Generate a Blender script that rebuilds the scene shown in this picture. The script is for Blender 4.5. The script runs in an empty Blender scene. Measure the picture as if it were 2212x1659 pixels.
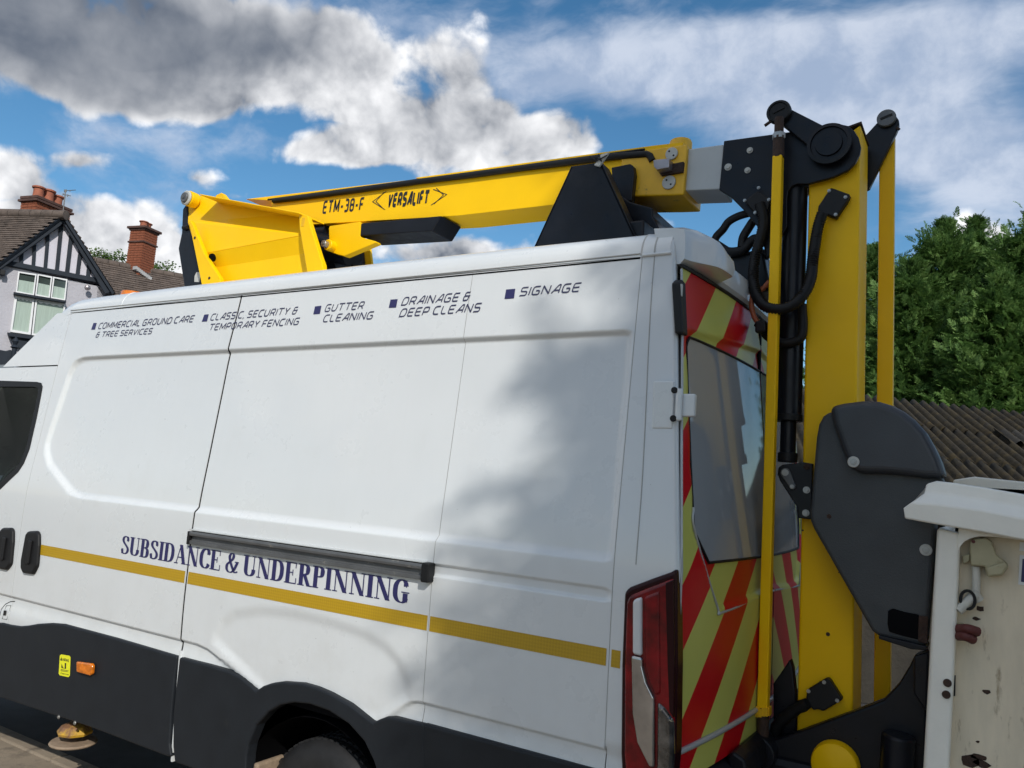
import bpy, bmesh, math, random
import numpy as np
from mathutils import Vector, Matrix
random.seed(7)
SC = bpy.context.scene
COL = SC.collection

# ------------------------------------------------------------------ camera
CAM = np.array([0.0, -2.5, 1.84])           # 2.5 m off the van's side, held a little above head height
FPX = 1700.0                                # focal length in units of a 2212 x 1659 grid
YAW, PITCH, ROLL = math.radians(31.7114), math.radians(7.1557), math.radians(3.9259)
def _axes():
    f = np.array([-math.sin(YAW)*math.cos(PITCH), math.cos(YAW)*math.cos(PITCH), math.sin(PITCH)])
    r0 = np.array([math.cos(YAW), math.sin(YAW), 0.0]); u0 = np.cross(r0, f)
    c, s = math.cos(ROLL), math.sin(ROLL)
    return c*r0+s*u0, -s*r0+c*u0, f
RT, UP, FW = _axes()
cd = bpy.data.cameras.new('camera'); cam = bpy.data.objects.new('camera', cd); COL.objects.link(cam)
cd.sensor_width = 36.0; cd.lens = FPX/2212*36.0; cd.clip_start = 0.05; cd.clip_end = 3000
cam.matrix_world = Matrix(((RT[0], UP[0], -FW[0], CAM[0]), (RT[1], UP[1], -FW[1], CAM[1]), (RT[2], UP[2], -FW[2], CAM[2]), (0, 0, 0, 1)))
SC.camera = cam
# ------------------------------------------------------------------ sun, exposure
SUN_EL, SUN_AZ = math.radians(35), math.radians(47)       # azimuth from -Y towards +X
SDIR = np.array([math.sin(SUN_AZ)*math.cos(SUN_EL), -math.cos(SUN_AZ)*math.cos(SUN_EL), math.sin(SUN_EL)])
sl = bpy.data.lights.new('sun', 'SUN'); sl.energy = 3.55; sl.angle = math.radians(0.55); sl.color = (1.0, 0.965, 0.895)
so = bpy.data.objects.new('sun', sl); COL.objects.link(so)
so.rotation_euler = Vector((-SDIR[0], -SDIR[1], -SDIR[2])).to_track_quat('-Z', 'Y').to_euler()
so.location = (8, -8, 12)
SC.view_settings.view_transform = 'Standard'; SC.view_settings.look = 'None'
SC.view_settings.gamma = 1.0; SC.view_settings.use_curve_mapping = False
SC.view_settings.exposure = 0.0
SKY_STRENGTH = 0.122
SC.cycles.use_denoising = True; SC.cycles.use_adaptive_sampling = True; SC.cycles.adaptive_threshold = .02
SC.cycles.max_bounces = 8; SC.cycles.diffuse_bounces = 3; SC.cycles.glossy_bounces = 3; SC.cycles.transparent_max_bounces = 6; SC.cycles.caustics_reflective = False; SC.cycles.caustics_refractive = False
SC.render.resolution_x = 1024; SC.render.resolution_y = 768

# ------------------------------------------------------------------ survey helpers (turn measured sight lines into points at a known depth)
def ray(u, v):
    return RT*((u-1106.0)/FPX) - UP*((v-829.5)/FPX) + FW
def at(u, v, y):                      # on the upright plane Y = y
    d = ray(u, v); return CAM + d*((y-CAM[1])/d[1])
def atx(u, v, x):
    d = ray(u, v); return CAM + d*((x-CAM[0])/d[0])
def atz(u, v, z):
    d = ray(u, v); return CAM + d*((z-CAM[2])/d[2])
def onplane(u, v, p0, n):
    d = ray(u, v); p0 = np.array(p0); n = np.array(n); return CAM + d*(np.dot(p0-CAM, n)/np.dot(d, n))
def _crop(x0, y0, s):
    k = 2212.0/4032.0
    return lambda x, y: ((x0+x*s)*k, (y0+y*s)*k)
k1 = _crop(0, 500, .5877); k2 = _crop(1200, 500, .7233); k3 = _crop(2500, 350, .5425); k4 = _crop(2500, 1000, .6029)
k5 = _crop(2300, 2000, .6173); k6 = _crop(3000, 1500, .919); k7 = _crop(0, 1900, .7685); k8 = _crop(1200, 1900, .6776)
m2 = _crop(650, 650, .4521); m3 = _crop(2000, 550, .4069); m5 = _crop(3300, 800, .6630); m6 = _crop(0, 1400, .6631)
m7 = _crop(2900, 1500, .6029); m8 = _crop(2900, 2300, .4364)

# ------------------------------------------------------------------ world: Nishita sky with procedural clouds
def make_world():
    w = bpy.data.worlds.new('World'); SC.world = w; w.use_nodes = True
    nt = w.node_tree; N = nt.nodes; L = nt.links; N.clear()
    def mth(op, a, b=None, c=None, clamp=False):
        n = N.new('ShaderNodeMath'); n.operation = op; n.use_clamp = clamp
        for i, x in enumerate((a, b, c)):
            if x is None: continue
            if isinstance(x, (int, float)): n.inputs[i].default_value = x
            else: L.new(x, n.inputs[i])
        return n.outputs[0]
    def vm(op, a, b=None, out=0):
        n = N.new('ShaderNodeVectorMath'); n.operation = op
        for i, x in enumerate((a, b)):
            if x is None: continue
            if isinstance(x, (tuple, list, np.ndarray)): n.inputs[i].default_value = tuple(float(q) for q in x)
            else: L.new(x, n.inputs[i])
        return n.outputs[out]
    def scale(a, s):
        n = N.new('ShaderNodeVectorMath'); n.operation = 'SCALE'; L.new(a, n.inputs[0]); n.inputs['Scale'].default_value = s
        return n.outputs[0]
    def noise(vec, sc, det=8, rough=.55, lac=2.0, color=False):
        n = N.new('ShaderNodeTexNoise'); n.inputs['Scale'].default_value = sc; n.inputs['Detail'].default_value = det
        n.inputs['Roughness'].default_value = rough; n.inputs['Lacunarity'].default_value = lac
        L.new(vec, n.inputs['Vector']); return n.outputs['Color' if color else 'Fac']
    def sstep(x, lo, hi):
        n = N.new('ShaderNodeMapRange'); n.interpolation_type = 'SMOOTHSTEP'
        L.new(x, n.inputs['Value']); n.inputs['From Min'].default_value = lo; n.inputs['From Max'].default_value = hi
        return n.outputs['Result']
    def mixc(f, a, b):
        n = N.new('ShaderNodeMix'); n.data_type = 'RGBA'
        if isinstance(f, (int, float)): n.inputs[0].default_value = f
        else: L.new(f, n.inputs[0])
        for i, x in ((6, a), (7, b)):
            if isinstance(x, tuple): n.inputs[i].default_value = (*x, 1)
            else: L.new(x, n.inputs[i])
        return n.outputs[2]
    sky = N.new('ShaderNodeTexSky'); sky.sky_type = 'NISHITA'; sky.sun_disc = False
    sky.sun_elevation = SUN_EL; sky.sun_rotation = math.atan2(SDIR[0], SDIR[1]); sky.altitude = 50
    sky.air_density = 1.0; sky.dust_density = 0.1; sky.ozone_density = 2.2
    tc = N.new('ShaderNodeTexCoord'); d0 = vm('NORMALIZE', tc.outputs['Generated'])
    wn = noise(d0, 4.0, 3, .6, color=True)
    wv = scale(vm('SUBTRACT', wn, (.5, .5, .5)), .075)
    d = vm('ADD', d0, wv)
    def dirn(u, v):
        q = ray(u, v); return q/np.linalg.norm(q)
    def blob(vec, u, v, ru, rv, amp, acc):          # soft elliptical bank of cloud round a point of the sky
        c = dirn(u, v); tx = dirn(u+ru, v)-c; ty = dirn(u, v+rv)-c; a, b = np.linalg.norm(tx), np.linalg.norm(ty)
        X = tx/a; Y = ty-X*np.dot(ty, X); Y /= np.linalg.norm(Y); Zc = np.cross(X, Y)
        e = Matrix(np.stack([X, Y, Zc], 1).tolist()).to_euler('XYZ')
        mp = N.new('ShaderNodeMapping'); mp.vector_type = 'TEXTURE'; mp.inputs['Location'].default_value = tuple(float(q) for q in c)
        mp.inputs['Rotation'].default_value = tuple(e); mp.inputs['Scale'].default_value = (float(a)*1.75, float(b)*1.75, 1.5)
        L.new(vec, mp.inputs['Vector'])
        g = N.new('ShaderNodeTexGradient'); g.gradient_type = 'SPHERICAL'; L.new(mp.outputs[0], g.inputs['Vector'])
        return mth('MULTIPLY_ADD', g.outputs['Fac'], amp, acc if acc is not None else 0.0)
    def total(vec, lst):
        s = None
        for b in lst: s = blob(vec, *b, s)
        return s
    cum = [(60, 70, 330, 110, 1.25), (440, 80, 270, 115, 1.1), (330, 215, 160, 50, .65), (640, 160, 150, 85, .80), (800, 165, 110, 110, .85),
           (1000, 150, 80, 125, .85), (960, 315, 210, 72, .95), (1180, 290, 130, 80, .85), (715, 330, 120, 30, 1.0),
           (10, 350, 100, 42, 1.0), (190, 348, 65, 30, .8), (280, 530, 180, 92, 1.2), (40, 465, 140, 62, 1.1), (425, 378, 60, 26, .7), (500, 425, 40, 20, .45),
           (1000, 560, 220, 55, .95), (1440, 462, 60, 20, .55), (1985, 575, 70, 55, .6), (2150, 525, 80, 42, .9), (600, 620, 140, 55, .7)]
    dark = [(70, 85, 340, 120, .95), (400, 60, 280, 110, .80), (330, 230, 200, 50, .50), (640, 120, 130, 60, .30), (1060, 280, 180, 45, .30), (60, 405, 80, 30, .28), (330, 575, 170, 35, .30), (2150, 560, 90, 30, .2)]
    alto = [(1480, 170, 360, 85, .95), (1900, 230, 330, 130, 1.15), (1250, 110, 260, 75, .8), (2120, 400, 180, 80, .85), (1850, 75, 340, 35, .45), (850, 50, 280, 60, .75), (450, 330, 200, 50, .35), (2000, 60, 300, 60, .5)]
    view = vm('DOT_PRODUCT', d0, FW, 1)
    away = mth('SUBTRACT', 1.0, sstep(view, .55, .72))
    low = noise(d, 2.3, 2, .5)
    ga = mth('MULTIPLY', mth('MULTIPLY', mth('SUBTRACT', low, .345), 4.5), away)
    cov = mth('MULTIPLY_ADD', mth('MINIMUM', total(d, cum), .85), 1.55, mth('SUBTRACT', ga, .08))
    n1 = noise(d, 8.0, 8, .60)
    n2 = noise(vm('ADD', d, tuple(SDIR*0.03+np.array([0, 0, .028]))), 8.0, 4, .58)
    vr = N.new('ShaderNodeTexVoronoi'); vr.inputs['Scale'].default_value = 17; vr.inputs['Detail'].default_value = 1.6; vr.inputs['Roughness'].default_value = .55; vr.inputs['Lacunarity'].default_value = 2.3
    L.new(d, vr.inputs['Vector']); puff = mth('SUBTRACT', .42, vr.outputs['Distance'])
    dens = mth('ADD', cov, mth('MULTIPLY_ADD', mth('SUBTRACT', n1, .5), 1.75, mth('MULTIPLY', puff, .60)))
    a1 = sstep(dens, .26, .74)
    lit = mth('ADD', .77, mth('MULTIPLY', mth('SUBTRACT', n1, n2), 2.1))
    lit = mth('ADD', lit, mth('MULTIPLY', puff, .38))
    lit = mth('SUBTRACT', lit, mth('MULTIPLY', sstep(dens, .5, 1.4), .15), clamp=True)
    nd = noise(d, 5.0, 3, .55)
    dk = mth('ADD', total(d, dark), mth('MULTIPLY', mth('SUBTRACT', nd, .54), 1.0))
    lit = mth('MULTIPLY', lit, mth('SUBTRACT', 1.0, mth('MULTIPLY', mth('MINIMUM', dk, .86), .95, clamp=True), clamp=True), clamp=True)
    ccol = mixc(lit, (.080, .110, .165), (1.32, 1.32, 1.33))
    # thin high cloud, drawn out along the wind
    sv = N.new('ShaderNodeMapping'); sv.inputs['Rotation'].default_value = (0, 0, math.radians(-28)); sv.inputs['Scale'].default_value = (2.0, 5.0, 7.5)
    L.new(d, sv.inputs['Vector'])
    n3 = noise(sv.outputs[0], 1.6, 6, .6)
    acov = mth('MULTIPLY_ADD', ga, .4, total(d0, alto))
    a2 = sstep(mth('ADD', acov, mth('MULTIPLY', mth('SUBTRACT', n3, .5), 2.6)), .05, 1.0)
    a2 = mth('MULTIPLY', a2, .82)
    acol = mixc(sstep(n1, .38, .62), (.42, .51, .68), (.72, .78, .90))
    hs = N.new('ShaderNodeHueSaturation'); hs.inputs['Hue'].default_value = .492; hs.inputs['Saturation'].default_value = 1.24; hs.inputs['Value'].default_value = 1.0; L.new(sky.outputs[0], hs.inputs['Color'])
    skyc = scale(hs.outputs[0], SKY_STRENGTH)
    c = mixc(a2, skyc, acol); c = mixc(a1, c, ccol)
    bg = N.new('ShaderNodeBackground'); L.new(c, bg.inputs['Color']); bg.inputs['Strength'].default_value = 1.0
    w.cycles.sampling_method = 'MANUAL'; w.cycles.sample_map_resolution = 512
    out = N.new('ShaderNodeOutputWorld'); L.new(bg.outputs[0], out.inputs['Surface'])
make_world()

# ------------------------------------------------------------------ materials
def mat(name, col, rough=.5, metal=0.0, coat=0.0, var=.0, vscale=6.0, bump=.0, bscale=40.0, dirt=None, dscale=3.0, dlo=.55, dhi=.75, spec=.5, trans=0.0, stretch=None, rvar=0.0, coords='Object'):
    m = bpy.data.materials.new(name); m.use_nodes = True; nt = m.node_tree; b = nt.nodes['Principled BSDF']
    b.inputs['Base Color'].default_value = (*col, 1); b.inputs['Roughness'].default_value = rough; b.inputs['Metallic'].default_value = metal
    b.inputs['Coat Weight'].default_value = coat; b.inputs['Coat Roughness'].default_value = .05
    b.inputs['Specular IOR Level'].default_value = spec; b.inputs['Transmission Weight'].default_value = trans
    tc = nt.nodes.new('ShaderNodeTexCoord'); vec = tc.outputs[coords]
    if stretch:
        mp = nt.nodes.new('ShaderNodeMapping'); mp.inputs['Scale'].default_value = stretch; nt.links.new(vec, mp.inputs['Vector']); vec = mp.outputs[0]
    def noise(sc, det=6, ro=.6):
        n = nt.nodes.new('ShaderNodeTexNoise'); n.inputs['Scale'].default_value = sc; n.inputs['Detail'].default_value = det; n.inputs['Roughness'].default_value = ro
        nt.links.new(vec, n.inputs['Vector']); return n.outputs['Fac']
    def ramp(f, lo, hi, a, c):
        r = nt.nodes.new('ShaderNodeMapRange'); nt.links.new(f, r.inputs['Value'])
        r.inputs['From Min'].default_value = lo; r.inputs['From Max'].default_value = hi; r.inputs['To Min'].default_value = a; r.inputs['To Max'].default_value = c
        return r.outputs['Result']
    def mix(f, a, c):
        x = nt.nodes.new('ShaderNodeMix'); x.data_type = 'RGBA'; nt.links.new(f, x.inputs[0])
        for i, q in ((6, a), (7, c)):
            if isinstance(q, tuple): x.inputs[i].default_value = (*q, 1)
            else: nt.links.new(q, x.inputs[i])
        return x.outputs[2]
    cur = None
    if var:
        lo = tuple(max(0, q*(1-var)) for q in col); hi = tuple(min(1, q*(1+var)) for q in col)
        cur = mix(ramp(noise(vscale), .3, .7, 0, 1), lo, hi)
    if dirt:
        cur = mix(ramp(noise(dscale, 10, .68), dlo, dhi, 0, 1), cur if cur is not None else tuple(col), tuple(dirt))
    if cur is not None: nt.links.new(cur, b.inputs['Base Color'])
    if rvar: nt.links.new(ramp(noise(vscale*2.3), .3, .7, max(0, rough-rvar), rough+rvar), b.inputs['Roughness'])
    if bump:
        bp = nt.nodes.new('ShaderNodeBump'); bp.inputs['Strength'].default_value = bump; bp.inputs['Distance'].default_value = .02
        nt.links.new(noise(bscale, 8), bp.inputs['Height']); nt.links.new(bp.outputs[0], b.inputs['Normal'])
    return m
M = {}
M['white'] = mat('white_van_paint', (.665, .685, .695), .30, coat=.5, var=.015, vscale=2, dirt=(.62, .63, .625), dscale=2.2, dlo=.58, dhi=.85, rvar=.05)
def van_dirt(m):                       # road film: denser towards the sills, drawn out in faint runs, with a few stone chips
    nt = m.node_tree; N = nt.nodes; L = nt.links; b = N['Principled BSDF']; src = b.inputs['Base Color'].links[0].from_socket
    tc = N.new('ShaderNodeTexCoord'); sp = N.new('ShaderNodeSeparateXYZ'); L.new(tc.outputs['Object'], sp.inputs[0])
    def rng(x, a, c, lo, hi):
        r = N.new('ShaderNodeMapRange'); L.new(x, r.inputs['Value'])
        for k, v in (('From Min', a), ('From Max', c), ('To Min', lo), ('To Max', hi)): r.inputs[k].default_value = v
        return r.outputs[0]
    def nz(scale, sc, det=6):
        mp = N.new('ShaderNodeMapping'); mp.inputs['Scale'].default_value = scale; L.new(tc.outputs['Object'], mp.inputs['Vector'])
        n = N.new('ShaderNodeTexNoise'); n.inputs['Scale'].default_value = sc; n.inputs['Detail'].default_value = det; n.inputs['Roughness'].default_value = .65; L.new(mp.outputs[0], n.inputs['Vector']); return n.outputs['Fac']
    def mul(x, y):
        q = N.new('ShaderNodeMath'); q.operation = 'MULTIPLY'; L.new(x, q.inputs[0])
        if isinstance(y, float): q.inputs[1].default_value = y
        else: L.new(y, q.inputs[1])
        return q.outputs[0]
    def mix(f, c, col):
        x = N.new('ShaderNodeMix'); x.data_type = 'RGBA'; L.new(f, x.inputs[0]); L.new(c, x.inputs[6]); x.inputs[7].default_value = (*col, 1); return x.outputs[2]
    c = mix(mul(rng(nz((14, 14, .5), 2.0, 4), .48, .75, 0, 1), .035), src, (.46, .45, .41))
    c = mix(mul(mul(rng(sp.outputs[2], .80, 1.35, 1, 0), rng(nz((1, 1, 1), 7.0, 9), .42, .75, 0, 1)), .22), c, (.33, .30, .25))
    c = mix(mul(rng(nz((1, 1, 1), 55.0, 2), .76, .79, 0, 1), .5), c, (.22, .21, .20))
    L.new(c, b.inputs['Base Color'])
van_dirt(M['white'])
M['white_far'] = M['white']
M['sealer'] = mat('grey_seam_sealer', (.42, .42, .41), .6)
M['cladding'] = mat('grey_black_moulded_plastic', (.011, .0135, .0175), .55, spec=.28, var=.15, vscale=8, bump=.06, bscale=500, dirt=(.034, .032, .029), dscale=5, dlo=.6, dhi=.9)
M['rubber'] = mat('black_rubber', (.010, .010, .011), .5, spec=.25, var=.2, vscale=30)
M['tyre'] = mat('tyre_rubber', (.018, .018, .019), .6, spec=.3, var=.25, vscale=20, bump=.1, bscale=200)
M['black'] = mat('black_gloss_paint', (.0055, .0068, .011), .36, spec=.28, var=.3, vscale=7, dirt=(.016, .017, .021), dscale=6, dlo=.58, dhi=.85, rvar=.1)
M['blackmatt'] = mat('black_matt_plastic', (.010, .010, .011), .5, spec=.28, var=.2)
M['inner'] = mat('dark_inner_body', (.005, .005, .006), .8, spec=.05)
M['yellow'] = mat('yellow_lift_paint', (.98, .57, .002), .42, spec=.22, var=.04, vscale=3, dirt=(.30, .16, .015), dscale=15, dlo=.70, dhi=.75, rvar=.08)
M['yellow_worn'] = mat('worn_yellow_paint', (.85, .47, .004), .42, coat=.15, var=.08, vscale=8, dirt=(.10, .05, .02), dscale=14, dlo=.62, dhi=.72)
M['boomgrey'] = mat('pale_grey_boom_fibreglass', (.50, .52, .52), .4, var=.04, vscale=5, dirt=(.4, .38, .34), dscale=8, dlo=.62, dhi=.8)
M['alu'] = mat('dull_aluminium', (.34, .31, .32), .42, metal=.75, var=.15, vscale=12)
M['steel'] = mat('zinc_bolt_steel', (.36, .36, .35), .42, metal=.8, var=.15, vscale=40)
M['railgrey'] = mat('grey_slide_rail', (.115, .118, .122), .45, metal=.3, var=.15, vscale=10, dirt=(.3, .28, .24), dscale=20, dlo=.6, dhi=.75)
M['rust'] = mat('rusty_steel', (.042, .020, .012), .75, var=.4, vscale=25, bump=.3, bscale=80)
M['rustyellow'] = mat('rusty_yellow_foot', (.55, .32, .02), .6, var=.2, vscale=10, dirt=(.20, .10, .05), dscale=10, dlo=.42, dhi=.55, bump=.2, bscale=60)
M['padbrown'] = mat('dusty_pad', (.26, .19, .13), .8, var=.25, vscale=18, bump=.2, bscale=60)
M['guard'] = mat('charcoal_guard_plastic', (.045, .049, .053), .5, var=.14, vscale=4, bump=.08, bscale=160, dirt=(.022, .022, .024), dscale=11, dlo=.64, dhi=.74, rvar=.08)
M['hood'] = mat('charcoal_hood_plastic', (.036, .039, .046), .42, var=.14, vscale=4, bump=.06, bscale=160, dirt=(.02, .02, .022), dscale=9, dlo=.62, dhi=.76, rvar=.08)
M['bucket'] = mat('weathered_white_fibreglass', (.88, .85, .77), .42, coat=.05, var=.06, vscale=5, dirt=(.20, .16, .10), dscale=9, dlo=.66, dhi=.78, bump=.05, bscale=60)
M['bucket_in'] = mat('cream_bucket_liner', (.76, .66, .50), .6, var=.08, vscale=4, stretch=(5, 5, 1.2), dirt=(.24, .17, .09), dscale=5, dlo=.60, dhi=.74, bump=.05, bscale=90)
M['beige'] = mat('beige_plastic', (.42, .38, .24), .5, var=.1, vscale=12, dirt=(.2, .15, .08), dscale=20, dlo=.6, dhi=.75)
M['pipe'] = mat('white_pipe', (.58, .56, .50), .5, var=.1, vscale=18)
M['redgrip'] = mat('dark_red_grip', (.10, .02, .018), .6, var=.3, vscale=20)
M['navy'] = mat('navy_vinyl', (.022, .021, .10), .4)
M['slate'] = mat('slate_vinyl', (.045, .046, .095), .4)
M['blackink'] = mat('black_vinyl', (.012, .012, .014), .4)
M['washer'] = mat('white_nylon', (.50, .50, .47), .5, var=.1, vscale=20)
M['orange'] = mat('amber_lens', (.62, .16, .006), .2, coat=.3, var=.35, vscale=40)
M['orangehose'] = mat('orange_cable', (.35, .10, .04), .5)
M['signyellow'] = mat('yellow_warning_sticker', (.80, .78, .02), .4)
M['redlens'] = mat('red_lamp_lens', (.17, .001, .004), .16, spec=.35, coat=.12, var=.6, vscale=14)
M['darkred'] = mat('dark_red_lamp_rim', (.020, .001, .003), .22, spec=.22)
M['chrome'] = mat('lamp_reflector', (.42, .42, .43), .16, metal=1.0, var=.3, vscale=8)
M['lampwhite'] = mat('white_lamp_strip', (.62, .62, .63), .2, coat=.5)
M['clear'] = mat('smoked_clear_lens', (.10, .095, .09), .06, coat=1.0, metal=.5, var=.8, vscale=22)
M['trim'] = mat('silver_edge', (.45, .46, .47), .35, metal=.3)
M['asphalt'] = mat('asphalt', (.045, .045, .047), .9, var=.3, vscale=3, bump=.5, bscale=160)
M['pavement'] = mat('worn_concrete', (.29, .235, .175), .88, var=.18, vscale=2.5, dirt=(.13, .105, .08), dscale=5, dlo=.5, dhi=.66, bump=.35, bscale=110)
M['render'] = mat('lavender_roughcast', (.43, .42, .455), .9, var=.06, vscale=2, bump=.8, bscale=22)
M['renderflat'] = mat('lavender_plaster', (.58, .56, .62), .85, var=.04, vscale=3, bump=.3, bscale=20)
M['timber'] = mat('blue_black_timber', (.020, .026, .036), .6, spec=.2, var=.2, vscale=4)
M['upvc'] = mat('white_window_frame', (.74, .74, .74), .4)
M['curtain'] = mat('pale_green_curtain', (.36, .44, .38), .35, coat=.6, var=.14, vscale=5, stretch=(14, 14, .3))
M['glass'] = mat('dark_window_glass', (.05, .065, .06), .06, coat=1.0, var=.4, vscale=1.5)
M['tile'] = mat('brown_plain_tiles', (.105, .080, .066), .85, var=.35, vscale=5, dirt=(.17, .15, .13), dscale=9, dlo=.62, dhi=.74, bump=.3, bscale=60)
M['brick'] = mat('red_brick', (.27, .082, .038), .85, var=.35, vscale=4, dirt=(.10, .045, .03), dscale=5, dlo=.52, dhi=.68, bump=.3, bscale=60)
M['mortar'] = mat('lime_mortar', (.20, .16, .13), .95, var=.2, bump=.3)
M['darkbrick'] = mat('sooty_brick', (.085, .045, .036), .9, var=.3, vscale=8)
M['pot'] = mat('terracotta', (.34, .11, .06), .75, var=.2, vscale=5)
M['lead'] = mat('pale_flashing', (.42, .42, .42), .7, var=.2, vscale=8)
M['bark'] = mat('bark', (.055, .042, .032), .9, var=.3, vscale=12, bump=.5, bscale=60)
M['wallwhite'] = mat('white_weatherboard', (.74, .74, .73), .6, var=.04)
M['aerial'] = mat('aerial_metal', (.13, .13, .13), .5, metal=.5)
M['shedwall'] = mat('shed_wall', (.032, .028, .022), .9, var=.4, vscale=3, bump=.4, bscale=30)
M['seat'] = mat('cab_seat', (.012, .013, .016), .7)
M['dash'] = mat('cab_trim', (.22, .25, .27), .6)

def foliage(name, c1, c2, c3, scale=1.3):
    m = bpy.data.materials.new(name); m.use_nodes = True; nt = m.node_tree; N = nt.nodes; L = nt.links
    b = N['Principled BSDF']; b.inputs['Roughness'].default_value = .6; b.inputs['Specular IOR Level'].default_value = .25
    tc = N.new('ShaderNodeTexCoord'); n = N.new('ShaderNodeTexNoise'); n.inputs['Scale'].default_value = scale; n.inputs['Detail'].default_value = 5; n.inputs['Roughness'].default_value = .7
    L.new(tc.outputs['Object'], n.inputs['Vector'])
    r = N.new('ShaderNodeValToRGB'); e = r.color_ramp.elements
    e[0].position = .32; e[0].color = (*c1, 1); e[1].position = .68; e[1].color = (*c3, 1); k = e.new(.5); k.color = (*c2, 1)
    L.new(n.outputs['Fac'], r.inputs[0]); L.new(r.outputs[0], b.inputs['Base Color'])
    t = N.new('ShaderNodeBsdfTranslucent'); L.new(r.outputs[0], t.inputs['Color'])
    mx = N.new('ShaderNodeMixShader'); mx.inputs[0].default_value = .35
    L.new(b.outputs[0], mx.inputs[1]); L.new(t.outputs[0], mx.inputs[2]); L.new(mx.outputs[0], N['Material Output'].inputs[0])
    return m
M['conifer'] = foliage('cypress_foliage', (.028, .066, .018), (.105, .200, .048), (.225, .345, .105), 2.6)
M['leaf'] = foliage('broad_leaves', (.07, .12, .03), (.10, .17, .04), (.15, .22, .06))

def reflective_tape():
    m = bpy.data.materials.new('yellow_reflective_tape'); m.use_nodes = True; nt = m.node_tree; N = nt.nodes; L = nt.links; b = N['Principled BSDF']
    b.inputs['Roughness'].default_value = .38; b.inputs['Coat Weight'].default_value = .3
    tc = N.new('ShaderNodeTexCoord'); mp = N.new('ShaderNodeMapping'); mp.inputs['Rotation'].default_value = (0, math.radians(45), 0); mp.inputs['Scale'].default_value = (1, .01, 1)
    L.new(tc.outputs['Object'], mp.inputs['Vector'])
    ck = N.new('ShaderNodeTexChecker'); ck.inputs['Scale'].default_value = 120; ck.inputs['Color1'].default_value = (.50, .31, .008, 1); ck.inputs['Color2'].default_value = (.40, .24, .004, 1)
    L.new(mp.outputs[0], ck.inputs['Vector'])
    n = N.new('ShaderNodeTexNoise'); n.inputs['Scale'].default_value = 4; L.new(tc.outputs['Object'], n.inputs['Vector'])
    mx = N.new('ShaderNodeMix'); mx.data_type = 'RGBA'; L.new(n.outputs['Fac'], mx.inputs[0]); L.new(ck.outputs['Color'], mx.inputs[6]); mx.inputs[7].default_value = (.46, .28, .006, 1)
    L.new(mx.outputs[2], b.inputs['Base Color']); return m
M['tape'] = reflective_tape()

def chevrons():
    m = bpy.data.materials.new('red_and_yellow_chevrons'); m.use_nodes = True; nt = m.node_tree; N = nt.nodes; L = nt.links; b = N['Principled BSDF']
    b.inputs['Roughness'].default_value = .32; b.inputs['Specular IOR Level'].default_value = .3
    tc = N.new('ShaderNodeTexCoord'); sp = N.new('ShaderNodeSeparateXYZ'); L.new(tc.outputs['Object'], sp.inputs[0])
    def mth(op, a, bb=None):
        n = N.new('ShaderNodeMath'); n.operation = op
        for i, x in enumerate((a, bb)):
            if x is None: continue
            if isinstance(x, (int, float)): n.inputs[i].default_value = x
            else: L.new(x, n.inputs[i])
        return n.outputs[0]
    c = mth('ADD', mth('MULTIPLY', mth('ABSOLUTE', sp.outputs[1]), 1.0), sp.outputs[2])
    fr = mth('FRACT', mth('DIVIDE', mth('SUBTRACT', c, 3.205-.92), .46))
    red = mth('LESS_THAN', fr, .5)
    n = N.new('ShaderNodeTexNoise'); n.inputs['Scale'].default_value = 5; L.new(tc.outputs['Object'], n.inputs['Vector'])
    y = N.new('ShaderNodeMix'); y.data_type = 'RGBA'; L.new(n.outputs['Fac'], y.inputs[0]); y.inputs[6].default_value = (.60, .57, .14, 1); y.inputs[7].default_value = (.52, .53, .11, 1)
    mx = N.new('ShaderNodeMix'); mx.data_type = 'RGBA'; L.new(red, mx.inputs[0]); L.new(y.outputs[2], mx.inputs[6]); mx.inputs[7].default_value = (.56, .003, .010, 1)
    L.new(mx.outputs[2], b.inputs['Base Color']); return m
M['chevron'] = chevrons()
M['rearglass'] = mat('grey_film_glass', (.31, .32, .33), .05, spec=.55)

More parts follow.
